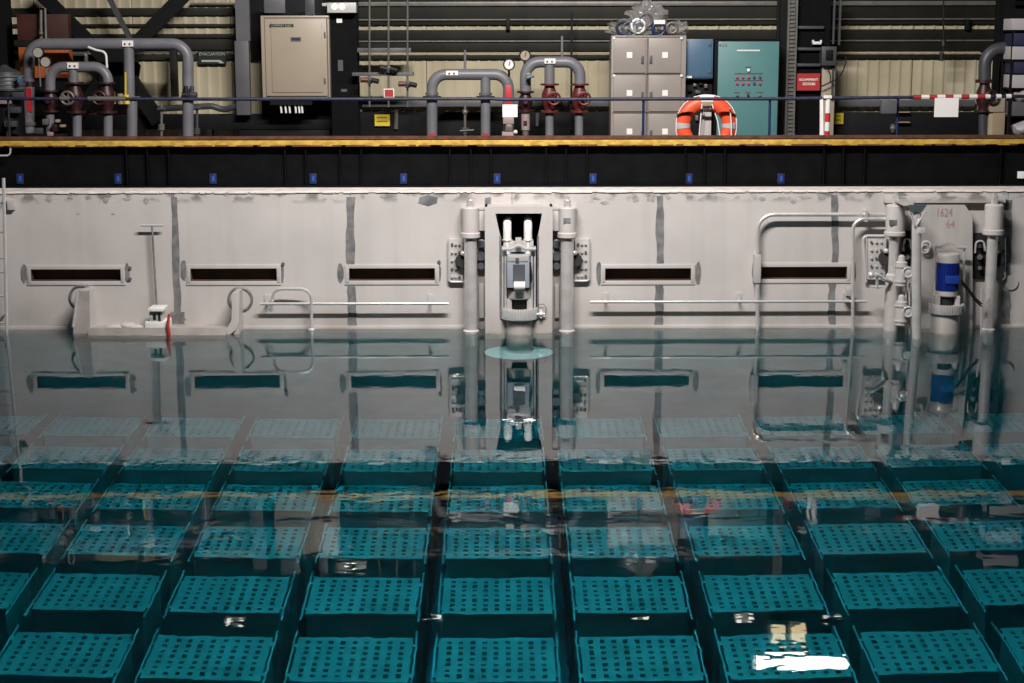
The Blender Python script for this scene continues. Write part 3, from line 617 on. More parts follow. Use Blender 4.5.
for d in (0, 2.5): MB().tube(fillet([P(961, 280 + d, -.5), P(968, 288 + d, -.45), P(976, 299 + d, -.42), P(982, 304 + d, -.4)], .15), .012, 8).build('cable', RUBBER, t)
MB().tube([P(981.5, 288, -.4), P(981, 348, -.4)], .013, 8).build('steel_rod', STEEL, None, 'thin steel rod holding the black cable end before the plain column', 'rod')
t = thing('standing_pipe', P(916, 338, -.75), 'thick vertical steel pipe with funnel bracket standing before the chrome valves', 'pipe')
MB().tube([P(916.5, 205, -.70), P(916.5, 380, -.75)], 4.7 * MPP(-.75), 18).build('pipe', STEEL, t)
pprism([(909, 205), (927, 205), (922, 212), (912, 212)], -.78, -.66).build('funnel_bracket', DTEAL, t)
MB().tube([P(909, 212, -.76), P(915, 226, -.78)], .01, 8).tube([P(926, 211, -.76), P(917, 225, -.78)], .01, 8).build('strut', STEEL, t)
MB().pbox(919, 925.5, 228, 233.5, -.8, -.7, .004).build('lug', MATT, t)
MB().pbox(904, 914, 203.5, 206, -.74, -.2, .004).build('arm', MATT, t)
MB().torus(P(926, 246, -.16), 4.5 * MPP(0), .014, n=20, m=8, sx=1.0).torus(P(925.2, 249, -.18), 4.0 * MPP(0), .012, n=20, m=8).build('hose_coil', WHITE, None, 'small white hose coil hung on the numbered plate', 'coil')
def valve(px, py, label):
    t = thing('chrome_valve', P(px, py, -.42), label, 'valve')
    MB().tube([P(px - 6.5, py, -.42), P(px + 6, py, -.42)], .035, 12).build('stem', CHROME, t)
    c = P(px - 3, py, -.42); MB().lathe(c.x, c.y, [(.06, c.z - .17), (.075, c.z - .16), (.075, c.z + .13), (.05, c.z + .14), (.04, c.z + .2), (.02, c.z + .22)], 18).build('body', MATT, t)
    MB().ball(P(px + 4, py, -.46), .075, .05, .075).build('bonnet', CHROME, t); MB().torus(P(px + 4, py, -.5), .06, .014, n=20, m=8).build('hand_wheel', CHROME, t)
    for d in (-7, 8): MB().lathe(c.x, c.y, [(.085, PZ(px, py + d + 1.5, -.42)), (.085, PZ(px, py + d, -.42))], 18).build('union_nut', STEEL, t)
valve(904, 272.5, 'upper chrome valve between the sleeved column and the thick standing pipe')
valve(904, 312, 'lower chrome valve near the water between the sleeved column and thick standing pipe')
MB().tube([P(901, 264, -.43), P(901, 258, -.43)], [.04, .012], 10).build('valve_spindle', CHROME, None, 'pointed steel spindle on top of the upper chrome valve', 'spindle')
for px in (906, 909.5): MB().tube([P(px, 283, -.4), P(px, 345, -.4)], .011, 8).build('drain_line', STEEL, None, {906: 'thin steel drain line below the chrome valves, next to the sleeved column', 909.5: 'thin steel drain line below the chrome valves, next to the thick standing pipe'}[px], 'pipe', 'drain lines under the chrome valves')
t = thing('hose_tap', P(880, 280, -.35), 'chrome hose tap with spout on the sleeved guide column', 'tap')
MB().tube(fillet([P(870, 275, -.42), P(879, 275, -.42), P(884, 279, -.40), P(891, 282, -.30)], .06), .024, 10).build('spout', CHROME, t); MB().ball(P(871, 275, -.42), .045).build('knob', CHROME, t)
MB().tube([P(877, 276, -.4), P(877, 289, -.38)], .017, 8).tube([P(872, 287, -.38), P(882, 287, -.38)], .012, 8).build('lever', STEEL, t)
c = P(1011, 283, -.01); MB().cyl((c.x, -.02, c.z), (c.x, .004, c.z), 7 * MPP(0), n=24).build('round_plate', MATT, wall)
# ================================================================== DECK: rope rail
RY = 1.05
def rail_z(px): return 98.6 + 0.6 * math.sin(px / 170.0) + (0.8 if px > 500 else 0) - 3.2 * max(0, (px - 780) / 260)
t = thing('rope_rail', P(512, 140, RY), 'navy rope rail on slim posts running along the deck behind the girder', 'rail')
pts = [P(px, rail_z(px), RY) for px in range(-60, 1090, 12)]
MB().tube(pts, 1.7 * MPP(RY), 8).build('rope', ROPE, t)
for px in (8, 643.5, 770, 898): MB().tube([(PX(px, 120, RY + .03), RY + .03, DECKZ), P(px, rail_z(px), RY + .03)], .017, 8).build('post', BLUETAG if px > 600 else RUBBER, t)
for k, px in enumerate(range(913, 978, 8)):
    MB().tube([P(px, rail_z(px), RY), P(px + 8, rail_z(px + 8), RY)], 2.35 * MPP(RY), 8).build('tape_band', ROPERW if k % 2 == 0 else WHITE, t)
for px in (985, 996, 1006): MB().tube([P(px, rail_z(px), RY), P(px + 5, rail_z(px), RY)], 2.3 * MPP(RY), 8).build('tape_band', WHITE, t)
for a, b in ((88, 126), (60, 70)): MB().tube([P(a, rail_z(a) - .3, RY), P(b, rail_z(b) - .3, RY)], 2.25 * MPP(RY), 8).build('pale_sleeve', GALV, t)
MB().pbox(934.5, 958.5, 98, 117, RY - .03, RY - .022).build('paper_notice', PAPER, None, 'blank white paper notice taped to the red and white taped rail', 'notice')
MB().pbox(502.5, 517.5, 104.5, 117, RY - .03, RY - .022).build('paper_notice', PAPER, None, 'blank white paper square on the rope before the red banded pipe', 'notice')
MB().pbox(881.5, 897, 100, 113.5, RY - .06, RY + .02, .006).build('junction_box', GREYCOL, None, 'small grey junction box hanging under the rope rail', 'box')
t = thing('striped_post', (PX(828, 120, 1.0), 1.0, DECKZ), 'red and white banded barrier post standing below the red sign', 'post')
zc = [DECKZ, PZ(828, 137, 1), PZ(828, 131, 1), PZ(828, 122, 1), PZ(828, 113, 1), PZ(828, 96, 1)]
for i in range(5): MB().cyl((PX(827.5, 120, 1), 1.0, zc[i]), (PX(827.5, 120, 1), 1.0, zc[i + 1]), 2.6 * MPP(1), n=14).build('band', (RED, RED, WHITE, RED, WHITE)[i], t)
MB().pbox(824, 832, 95.5, 98.5, .95, 1.05, .004).build('cap', WHITE, t)
pprism([(820, 100), (823, 99), (823.5, 137), (824, 150), (819.5, 150), (820, 125)], 1.02, 1.04).build('hanging_cloth', PAPER, None, 'white cloth strip hanging beside the striped post', 'cloth')
# ------------------------------------------------------------------ lifebuoy on its stand
LY = 1.40; c = P(706, 125.5, LY); R = 30.3 * MPP(LY); rr = 7.3 * MPP(LY)
t = thing('lifebuoy', (c.x, LY, c.z - R), 'orange ring lifebuoy with pale reflective bands hanging before the teal cabinet', 'lifebuoy')
MB().torus(c, R - rr, rr, 'Y', 48, 16, sx=.75).build('ring', ORANGE, t)
for a in (math.pi * .5, math.pi, 0, -math.pi / 2):
    MB().torus(c, R - rr, rr + .004, 'Y', 5, 16, a - .11 * (2.2 if a == math.pi * .5 else 1), a + .11 * (2.2 if a == math.pi * .5 else 1), sx=.78).build('reflective_band', PAPER if a == math.pi * .5 else DIMW, t)
gr = []
for k in range(33):
    a = 2 * math.pi * k / 32; q = R - .004 + .012 * abs(math.sin(2 * a)); gr.append((c.x + q * math.cos(a), LY - .03, c.z + q * math.sin(a)))
MB().tube(gr, .0065, 6).build('grab_rope', PAPER, t)
for a, b, d, e in ((702, 104, 698, 137), (712, 104, 722, 137), (730, 108, 731.5, 138)): MB().tube([P(a, b, LY - .12), P((a + d) / 2 + .5, (b + e) / 2, LY - .12), P(d, e + 12, LY - .1)], .008, 6).build('hanging_cord', PAPER, t)
t = thing('lifebuoy_stand', (PX(706.5, 130, LY + .12), LY + .12, DECKZ), 'pale post with cross head carrying the orange lifebuoy', 'post')
MB().box(PX(703.8, 120, LY), PX(711.5, 120, LY), LY + .02, LY + .08, DECKZ, PZ(706, 103, LY), .006).build('post', MATT, t); MB().pbox(701, 713, 101.5, 106, LY - .1, LY + .1, .006).build('head', BEIGE, t)
pprism([(703, 112), (705, 112), (702, 160), (697, 160)], LY + .0, LY + .03).build('brace', MATT, t)
# ------------------------------------------------------------------ pipework
def pipe_arch(label, y, m, items, name='pipe_arch'):
    t = thing(name, P(items[0][0][0][0], 138, y), label, 'pipe')
    for pts, rpx, rad in items:
        q = [P(a, b, y) for a, b in pts]
        MB().tube(fillet(q, rad * MPP(y), 8) if len(q) > 2 else q, rpx * MPP(y), 14).build('pipe', m, t)
    return t
def pipe_label(t, px, py, y, w=11, h=6):
    MB().pbox(px - w / 2, px + w / 2, py - h / 2, py + h / 2, y - 6.5 * MPP(y), y - 4 * MPP(y)).build('pipe_label', PAPER, t, label='pale label with small red marks')
    for d in (-2.8, 2): MB().pbox(px + d - .9, px + d + .9, py - .3, py + 1.6, y - 6.8 * MPP(y), y - 6.4 * MPP(y)).build('label_mark', REDV, t)
def flange(t, px, py, y, r, m, hgt=3.0):
    c = P(px, py, y); k = MPP(y); MB().lathe(c.x, c.y, [(r * k, c.z - hgt * k / 2), (r * k, c.z + hgt * k / 2)], 20).build('flange', m, t)
BY1, BY2, BY3 = 2.35, 2.1, 2.3
t = pipe_arch('tall grey pipe arch with three long legs, before the orange machine', BY1, PIPE, [([(29, 200), (29, 44), (188, 44), (188, 200)], 5.6, 15), ([(128.5, 44), (129.5, 98), (132, 102), (132, 200)], 5.3, 3)])
pipe_label(t, 127.5, 43.5, BY1); MB().pbox(26.5, 31.5, 88, 112, BY1 - 6 * MPP(BY1), BY1 - 5 * MPP(BY1)).build('red_band', RED, t)
flange(t, 132, 98, BY1, 8, PIPE); flange(t, 188, 98, BY1, 7, DPIPE); flange(t, 29, 84, BY1, 5.8, REDB, 5); flange(t, 29, 124, BY1, 7, GALV)
t = pipe_arch('lower grey pipe arch with two dark red valves nested under the tall pipe arch', BY2, PIPE, [([(50, 92), (50, 67), (108, 67), (108, 84)], 5.2, 14), ([(73.5, 67), (73.5, 84)], 4.8, 3), ([(77, 112), (77, 200)], 4.6, 3), ([(108, 112), (108, 200)], 4.6, 3), ([(50, 112), (50, 200)], 4.2, 3)])
pipe_label(t, 72.5, 65.5, BY2)
def globe_valve(px, py0, py1, y, r, m, label, wheel=True, side=1, wm=None):
    k = MPP(y); c = P(px, (py0 + py1) / 2, y); h = (py1 - py0) * k / 2; t = thing('flanged_valve', (c.x, y, c.z - h), label, 'valve')
    MB().lathe(c.x, y, [(r * k * .62, c.z - h), (r * k * .62, c.z - h * .75), (r * k * .95, c.z - h * .3), (r * k * .95, c.z + h * .3), (r * k * .62, c.z + h * .75), (r * k * .62, c.z + h)], 20).build('body', m, t)
    for s in (-1, 1): MB().lathe(c.x, y, [(r * k * 1.12, c.z + s * h * .98 - .012), (r * k * 1.12, c.z + s * h * .98 + .012)], 20).build('flange', m, t)
    MB().cyl((c.x, y - r * k * .5, c.z), (c.x, y - r * k * 1.55, c.z), r * k * .5, r * k * .3, 14).build('bonnet', m, t)
    if wheel:
        w = bpy.data.objects.new('hand_wheel', None); w = None
        b = MB().torus((c.x + side * 4 * k, y - r * k * 1.6, c.z), r * k * .72, .016, n=24, m=8)
        for j in range(5):
            a = 2 * math.pi * j / 5; b.tube([(c.x + side * 4 * k, y - r * k * 1.6, c.z), (c.x + side * 4 * k + r * k * .7 * math.cos(a), y - r * k * 1.6, c.z + r * k * .7 * math.sin(a))], .011, 6)
        b.build('hand_wheel', wm or m, t)
    return t
globe_valve(75, 83, 112, BY2, 8.6, REDB, 'dark red flanged valve with pale hand wheel under the lower pipe arch', True, -1, GALV)
globe_valve(106.5, 83, 112, BY2, 8.6, REDB, 'dark red flanged valve with dark hand wheel under the right end of lower arch', True, -1)
globe_valve(50.5, 91, 111, BY2, 7.5, REDB, 'short dark red check valve without wheel under the lower pipe arch', False)
for (px, py, lab) in ((38.5, 52.5, 'round pale dial gauge, upper of two by the orange machine'), (46, 62, 'round pale dial gauge, lower of two by the orange machine')):
    y = BY2 - .05; k = MPP(y); t = thing('dial_gauge', P(px, py + 6, y), lab, 'gauge')
    c = P(px, py, y); cs = MB().cyl((c.x, y - .03, c.z), (c.x, y + .03, c.z), 5.4 * k, n=24).build('case', RUBBER, t); MB().cyl((c.x, y - .036, c.z), (c.x, y - .03, c.z), 4.6 * k, n=24).build('dial', DIALP, cs)
    MB().tube([(c.x, y, c.z - 5 * k), P(px + 2, py + 34, y)], .012, 8).build('stem', GALV, t)
MB().tube(fillet([P(88, 47, 2.2), P(96, 50, 2.2), P(106, 52, 2.2), P(107, 68, 2.2)], .08), .016, 8).build('instrument_tube', WHITE, None, 'thin white bent tube above the lower pipe arch', 'tube')
MB().tube(fillet([P(73, 54, 2.2), P(86, 54, 2.2), P(86, 66, 2.2)], .03), .03, 8).build('valve_bypass', DPIPE, None, 'short dark bypass pipe on top of the lower pipe arch', 'pipe')
# orange machine behind
t = thing('orange_machine', P(44, 140, 2.9), 'orange and brown painted machine casing behind the left gauges', 'machine')
MB().pbox(17, 68, 14, 44, 2.8, 2.98, .01).build('brown_hood', ORBROWN, t); MB().pbox(19, 69, 47, 78, 2.75, 2.98, .01).build('orange_panel', ORPAINT, t); MB().pbox(14, 62, 40, 46, 2.78, 2.98).build('cross_bar', OLIVE, t)
MB().box(PX(22, 90, 2.82), PX(66, 90, 2.82), 2.82, 2.98, DECKZ, PZ(44, 78, 2.82)).build('lower_casing', BLKST, t)
MB().tube([P(41, 10, 2.7), P(41, 40, 2.7)], .022, 8).tube([P(45, 8, 2.75), P(46, 40, 2.75)], .018, 8).ball(P(41, 33, 2.65), .035).build('lamp_rod', GALV, t)
# dark machine at the far left edge
t = thing('motor_unit', P(6, 140, 1.95), 'dark grey domed motor unit with ribs near the left deck edge', 'motor')
k = MPP(1.95); c = P(5, 80, 1.95)
MB().lathe(c.x, 1.95, [(19 * k, c.z - 10 * k), (19 * k, c.z), (15 * k, c.z + 8 * k), (6 * k, c.z + 12 * k), (2 * k, c.z + 15 * k)], 28).build('dome', DPIPE, t)
for py in (76, 80, 84, 88): MB().lathe(c.x, 1.95, [(19.8 * k, PZ(5, py + .8, 1.95)), (19.8 * k, PZ(5, py - .8, 1.95))], 28).build('rib', GREYCOL, t)
MB().lathe(c.x, 1.95, [(17 * k, DECKZ), (17 * k, c.z - 10 * k)], 28).build('casing', BLKST, t)
MB().pbox(17, 21, 76, 83, 1.62, 1.72, .01).build('blue_plug', BLUECAB, t)
for px, py in ((4, 101), (14, 110), (10, 124), (18, 95)): MB().pbox(px - 6, px + 6, py - 3, py + 3, 1.64, 1.74, .01).build('terminal_block', DPIPE if px % 4 else PINK, t)
MB().tube([P(8, 122, 1.66), P(8, 160, 1.66)], .03, 8).build('red_leg', REDB, t)
# small pump skid between the left risers
t = thing('dosing_skid', P(45, 138, 1.95), 'cluster of pale and dark red small fittings at the foot of the left riser', 'machine')
for px, py, w, h, m in ((45, 122, 6, 6, GALV), (54, 128, 5, 7, REDB), (38, 131, 8, 6, DPIPE), (30, 124, 7, 3, GALV), (57, 121, 4, 3, PINK), (62, 126, 5, 2.5, YSIGN), (50, 134, 6, 4, PINK)):
    MB().pbox(px - w / 2, px + w / 2, py - h / 2, py + h / 2, 1.95, 2.05, .01).build('fitting', m if m is not YSIGN else BEIGE, t)
MB().pbox(26, 64, 134, 160, 1.97, 2.2, .01).build('base', BLKST, t)
for px in (112, 120, 126): MB().tube([P(px, 92 + (px - 112) * .2, 2.2), P(px + 1, 104, 2.2)], .04, 8).build('brass_fitting', BEIGE if px != 126 else YSIGN, None, {112: 'small tan fitting just beside the dark wheeled valve', 120: 'small tan fitting halfway between valve and middle riser', 126: 'small yellow fitting touching the middle riser'}[px], 'fitting')
MB().tube([P(126, 72, 2.3), P(126, 96, 2.3)], .022, 8).build('yellow_tube', YSIGN, None, 'thin yellow tube standing against the middle riser of the tall arch', 'tube')
for px, a, b, m, lab in ((161.5, 105, 130, GALV, 'thin pale drain pipe between the risers of the tall arch'), (197, 104, 134, DPIPE, 'thin dark drain pipe outside the right riser of the tall arch')):
    t = thing('drain_pipe', P(px, b, 2.4), lab, 'pipe')
    MB().tube([P(px, a, 2.4), P(px, 175, 2.4)], .02, 8).build('pipe', m, t); MB().tube([P(px, b - 6, 2.4), P(px, b, 2.4)], .045, 10).build('funnel', m, t); MB().tube([P(px - 4, a + 4, 2.36), P(px + 4, a + 4, 2.36)], .02, 8).build('lever', DPIPE, t)
MB().tube(fillet([P(152, 109, 3.24), P(212, 106, 3.24), P(224, 110, 3.24), P(240, 105, 3.17)], .2), .045, 8).build('grey_hose', DPIPE, None, 'sagging grey hose run along the cladding to the grey column', 'hose')
for px in (186, 192): MB().tube([P(px, 86, 2.2), P(px, 96, 2.2)], .03, 8).tube([P(px - 4, 95, 2.18), P(px + 5, 95, 2.18)], .04, 8).build('small_valve', RUBBER if px == 186 else DPIPE, None, {186: 'small black valve clamped on the right riser', 192: 'small grey valve just outside the right riser'}[px], 'valve')
# centre arch A
t = pipe_arch('long grey pipe arch with a red banded end beside the white dial gauge', BY3, PIPE, [([(432, 200), (432, 74.5), (508.5, 74.5), (508.5, 200)], 5.4, 14), ([(485.5, 74.5), (485.5, 200)], 4.9, 3), ([(465, 74), (465, 50)], 1.2, 1)])
pipe_label(t, 452, 73, BY3, 12, 4.5)
for px in (432, 485.5): flange(t, px, 98, BY3, 9, DPIPE, 4); flange(t, px, 94, BY3, 6.5, GALV, 2.5); MB().pbox(px - 2.6, px + 2.6, 133, 140, BY3 - 5.6 * MPP(BY3), BY3).build('red_arrow', RED, t)
MB().pbox(505.3, 511.8, 85.5, 107, BY3 - 5.9 * MPP(BY3), BY3 - 3 * MPP(BY3), .01).build('red_band', RED, t)
t = thing('pipe_support', P(508, 140, 2.0), 'pinkish pipe support with pale foot under the white paper square', 'support')
MB().pbox(503, 514, 117, 124, 2.0, 2.2, .01).build('saddle', PINK, t); MB().pbox(505, 513, 124, 132, 2.0, 2.2, .03).build('neck', GALV, t); MB().pbox(502, 516, 132, 160, 1.98, 2.25, .01).build('foot', PINK, t); MB().ball(P(515.5, 132, 1.95), .03).build('white_cap', WHITE, t)
for (px, py, y, m, rim, lab) in ((509, 64.5, 2.2, WHITE, RUBBER, 'round white dial gauge with black rim above the red banded pipe'), (525, 55.5, 2.5, CABCREAM, OLIVE, 'round cream dial gauge behind the pipe arch with red valves')):
    k = MPP(y); c = P(px, py, y); t = thing('dial_gauge', P(px, py + 7, y), lab, 'gauge')
    cs = MB().cyl((c.x, y - .03, c.z), (c.x, y + .03, c.z), 6 * k, n=26).build('case', rim, t); MB().cyl((c.x, y - .036, c.z), (c.x, y - .03, c.z), 4.5 * k, n=26).build('dial', m, cs)
    MB().tube([(c.x, y - .038, c.z - k), (c.x + k, y - .038, c.z + 3 * k)], .006, 6).build('needle', RUBBER, cs); MB().tube([(c.x, y, c.z - 5.5 * k), P(px, py + 14, 2.3)], .016, 8).build('stem', rim, t)
t = thing('drain_funnel', P(465, 138, 2.2), 'thin steel drain with funnel between the legs of the long arch', 'pipe')
MB().tube([P(465, 105, 2.2), P(465, 170, 2.2)], .018, 8).build('pipe', GALV, t); MB().tube([P(465, 128, 2.2), P(465, 134, 2.2)], [.06, .03], 10).build('funnel', GALV, t); MB().tube([P(460, 131, 2.16), P(474, 130, 2.16)], .014, 8).build('lever', DPIPE, t); MB().ball(P(465, 112, 2.2), .04).build('valve_ball', GALV, t)
# arch B
t = pipe_arch('grey pipe arch with three legs standing on bright red valves beside the grey lockers', BY3, PIPE, [([(525.5, 94), (525.5, 62), (580, 62), (580, 85)], 5.5, 14), ([(549.5, 62), (549.5, 85)], 5.0, 3), ([(549.5, 112), (549.5, 200)], 4.2, 3), ([(579, 112), (579, 200)], 4.2, 3), ([(525.5, 112), (525.5, 120)], 3.8, 3), ([(562, 60), (562, 36)], 1.2, 1)])
pipe_label(t, 550, 61, BY3, 11, 5)
t2 = globe_valve(549.5, 84.5, 111.5, BY3, 8.2, REDV, 'red flanged valve with hand wheel, middle leg of the arch by the lockers', True, 1)
globe_valve(579.5, 84.5, 111.5, BY3, 8.2, REDV, 'red flanged valve with side wheel, nearest to the grey lockers', True, 1)
globe_valve(525.5, 92, 111, BY3, 7.4, REDB, 'short dark red check valve under the blue lever', False)
MB().pbox(545.5, 553.5, 135, 140, BY3 - 5.2 * MPP(BY3), BY3 - .02).build('red_arrow', RED, t)
t = thing('lever_valve', P(529, 80, 2.15), 'small steel valve with blue lever on the arch by the lockers', 'valve'); MB().pbox(526, 531, 73, 80, 2.1, 2.28, .01).build('body', GALV, t); MB().tube([P(527, 78, 2.08), P(534, 75.5, 2.08)], .02, 8).build('blue_lever', BLUECAB, t)
t = thing('filter_pot', P(525.5, 138, 2.2), 'pale filter pot with red marks below the dark check valve', 'filter')
MB().tube([P(525.5, 114, 2.2), P(525.5, 130, 2.2)], .06, 14).build('pot', PINK, t); MB().tube([P(525.5, 130, 2.2), P(525.5, 175, 2.2)], .045, 12).build('stem', GALV, t); MB().pbox(523.5, 527, 121, 125, 2.12, 2.15).build('red_mark', REDB, t)
MB().tube([P(537.5, 113, 2.2), P(537, 126, 2.2)], [.03, .02], 8).build('hanging_valve', DPIPE, None, 'small grey valve hanging between the check valve and the red valves', 'valve')
# thin valve lines by the black column
for px, py, m, lab in ((369.5, 80, REDV, 'thin vertical line with red and black handle nearest the black column'), (388.5, 69, RUBBER, 'thin vertical line with a black double handle and red tag'), (407.5, 84, REDV, 'thin vertical line with red and black handle next to the long arch')):
    t = thing('valve_line', P(px, 107, 2.7), lab, 'pipe')
    MB().tube([P(px, -6, 2.7), P(px, 107, 2.7)], 1.0 * MPP(2.7), 8).build('pipe', GALV, t)
    for s, mm in ((-1, m), (1, RUBBER)): MB().tube([P(px + s * 2, py, 2.6), P(px + s * 9, py + (1.5 if s < 0 and m is REDV else 0) + s * 1.5, 2.58)], .035, 8).build('handle', mm, t)
    MB().pbox(px - 2.2, px + 2.2, py - 3, py + 4, 2.62, 2.72, .01).build('valve_body', DPIPE, t)
tg = thing('warning_tag', P(389, 98, 2.67), 'red warning tag hanging on a thin valve line above the rope', 'tag')
MB().pbox(383.8, 394.2, 88.6, 98.2, 2.67, 2.68).build('white_border', PAPER, tg); MB().pbox(384.8, 393.2, 89.6, 96.5, 2.66, 2.67).build('red_face', SIGNRED, tg)
MB().pbox(352, 413, 72.5, 76, 2.68, 2.93, .004).build('support_rail', GREYCOL, None, 'short grey support rail carrying the thin valve lines', 'rail')
MB().pbox(354, 411, 48, 52.5, 2.95, 3.1, .004).build('grey_duct', GREYCOL, None, 'short light grey duct fixed beside the black column', 'duct')
def yellow_sign(px0, px1, py0, py1, y, lab):
    t = thing('yellow_sign', P((px0 + px1) / 2, py1, y), lab, 'sign')
    yp = MB().pbox(px0, px1, py0, py1, y, y + .01).build('plate', YSIGN, t)
    for k in range(2): MB().pbox(px0 + 2, px1 - 2.5, py0 + 2.5 + 4 * k, py0 + 3.6 + 4 * k, y - .003, y).build('print_line', DARKY, yp)
yellow_sign(374.7, 389.8, 114.5, 126, 3.25, 'yellow printed sign on the black beam under the red tag'); yellow_sign(832.5, 843.5, 113, 124, 3.25, 'yellow printed sign beside the striped post')
MB().tube([P(396.5, 110, 3.28), P(396, 129, 3.28)], .03, 8).build('pale_tube', GALV, None, 'short pale tube end hanging beside the yellow sign under the red tag', 'tube')
# conduits along the back wall
for y0, px0, px1, r, m, lab in ((3.5, 356, 1060, 2.6, GALV, 'wide pale cable tray along the top of the back wall'), (19.5, 356, 1060, .9, GALV, 'uppermost thin conduit along the dark girts'), (41, 356, 1060, .9, GALV, 'middle thin conduit along the dark girts'), (53, 356, 980, .8, CREAM, 'lowest pale conduit just above the cream cladding'), (52.5, 120, 236, 1.0, GALV, 'pale conduit behind the dark exit sign'), (4, 190, 236, 1.2, GALV, 'short pale conduit beside the grey column at the frame top')):
    yy = 3.515; z = PZ((px0 + px1) / 2, y0, yy)
    if r > 2: MB().box(PX(px0, y0, yy), PX(px1, y0, yy), yy - .02, yy + .05, z - .03, z + .03, .004).build('cable_tray', m, None, lab, 'tray')
    else: MB().cyl((PX(px0, y0, yy), yy, z), (PX(px1, y0, yy), yy, z), r * MPP(yy), n=8).build('conduit', m, None, lab, 'conduit')
MB().pbox(570.5, 572.5, 12, 130, 3.2, 3.25).build('black_conduit', BLKST, None, 'vertical black conduit behind the pipe arch beside the lockers', 'conduit')
MB().pbox(170, 177, 50, 97, 3.2, 3.3, .004).build('dark_post', OLIVE, None, 'short dark brown post behind the right riser of the tall arch', 'post')
# diagonal bracing
t = thing('cross_brace', P(112, 84, 3.1), 'black diagonal cross bracing with gusset plate behind the tall pipe arch', 'brace')
def bar(x0, y0, x1, y1, w, y): 
    dx, dy = x1 - x0, y1 - y0; L = math.hypot(dx, dy); nx, ny = -dy / L * w / 2, dx / L * w / 2
    return pprism([(x0 + nx, y0 + ny), (x1 + nx, y1 + ny), (x1 - nx, y1 - ny), (x0 - nx, y0 - ny)], y, y + .12)
bar(38, -8, 118, 72, 13, 3.12).build('brace_bar', BLKST, t); bar(186, -8, 108, 72, 14, 3.06).build('brace_bar', BLKST, t); bar(118, 62, 158, 122, 14, 3.12).build('brace_bar', BLKST, t); bar(112, 68, 52, 146, 14, 3.06).build('brace_bar', BLKST, t)
bar(106, -6, 131, 42, 4, 3.0).build('thin_strut', DPIPE, t)
pprism([(96, 62), (112, 44), (126, 44), (140, 66), (136, 92), (116, 104), (100, 88)], 3.0, 3.06).build('gusset_plate', BLKST, t)
# exit sign
t = thing('exit_sign', P(212, 64, 3.3), 'dark exit sign with pale lettering and arrow on the cladding', 'sign')
MB().pbox(198, 226, 51, 64, 3.50, 3.54).build('plate', SIGNBLK, t); ep = t.children[0]; text('EVACUATION', 212, 53.8, 3.495, 3.2, PRINT, 'lettering', ep, 25)
pprism([(201.5, 60), (220, 60), (224.5, 63.2), (219.5, 63.2), (218.5, 62), (201.5, 62)], 3.49, 3.50).build('arrow', PRINT, ep)
# cream control cabinet
CY = 2.75
t = thing('control_cabinet', P(296, 99, CY), 'large cream control cabinet with dark nameplate beside the black column', 'cabinet')
MB().pbox(261.5, 329.5, 15.5, 98.5, CY, CY + .61, .012).build('body', CABCREAM, t)
dr = MB().pbox(265.5, 327, 18.5, 96, CY - .03, CY - .002, .008).build('door', CABCREAM, t)
MB().pbox(271.5, 322, 21, 92.5, CY - .045, CY - .028, .008).build('door_panel', CABCREAM, dr)
MB().pbox(264, 328.5, 17.2, 18.3, CY - .012, CY + .01).build('shadow_gap', DLOCK, t); MB().pbox(327.2, 328.2, 18, 97, CY - .012, CY + .01).build('shadow_gap', DLOCK, t)
MB().pbox(269.7, 293.5, 24, 27, CY - .052, CY - .044).build('nameplate', SIGNBLK, dr); text('COFFRET ELEC', 281.5, 25.5, CY - .054, 1.7, PRINT, 'lettering', dr, 20)
MB().pbox(290.5, 301, 37, 41.5, CY - .05, CY - .044).build('white_label', GALV, dr); MB().pbox(291.5, 300, 38, 40.5, CY - .053, CY - .049).build('blue_label', NAVY, dr)
for py in (35, 81): MB().pbox(324, 325.6, py - 3, py + 3, CY - .04, CY - .028, .003).build('door_lock', DGREY, dr)
for px in (281, 285.5, 289.5, 295.5, 299, 302): MB().tube([P(px - .5, 105, CY + .1), P(px, 108, CY + .1), P(px + .5, 113, CY + .1)], .014, 6).build('cable_gland', PAPER, t)
MB().pbox(270, 312, 98, 105, CY + .05, CY + .3).build('gland_box', BLKST, t)
# emergency light
t = thing('emergency_light', P(342, 12, 2.7), 'twin lamp emergency light unit glowing on top of the black column', 'light')
MB().pbox(327, 356, 2.5, 12.8, 2.7, 2.92, .01).build('case', CASE, t); ec = t.children[0]; MB().pbox(322, 328, 3, 6, 2.75, 2.8, .004).build('bracket', CASE, t)
for px in (334.5, 342): MB().ball(P(px, 6.5, 2.7), .035, .02, .035).build('lamp', LEDW, ec)
MB().pbox(336.5, 342, 18, 22.8, 2.88, 2.9).build('white_sticker', PAPER, None, 'small square white sticker high on the black column', 'sticker')
MB().pbox(338, 343, 60, 71, 2.88, 2.9).build('grey_label', DGREY, None, 'small grey label midway down the black column', 'label')
MB().pbox(341, 347, 89, 92, 2.88, 2.9).build('grey_label', DGREY, None, 'tiny grey label low on the black column by the rope', 'label')
MB().pbox(264, 285, -4, 13, 2.9, 3.0, .006).build('grey_duct', GREYCOL, None, 'grey duct end above the large cream cabinet', 'duct'); MB().pbox(305, 314.5, -4, 15, 2.9, 3.0, .006).build('grey_duct', DPIPE, None, 'narrow dark duct above the large cream cabinet near the emergency light', 'duct')
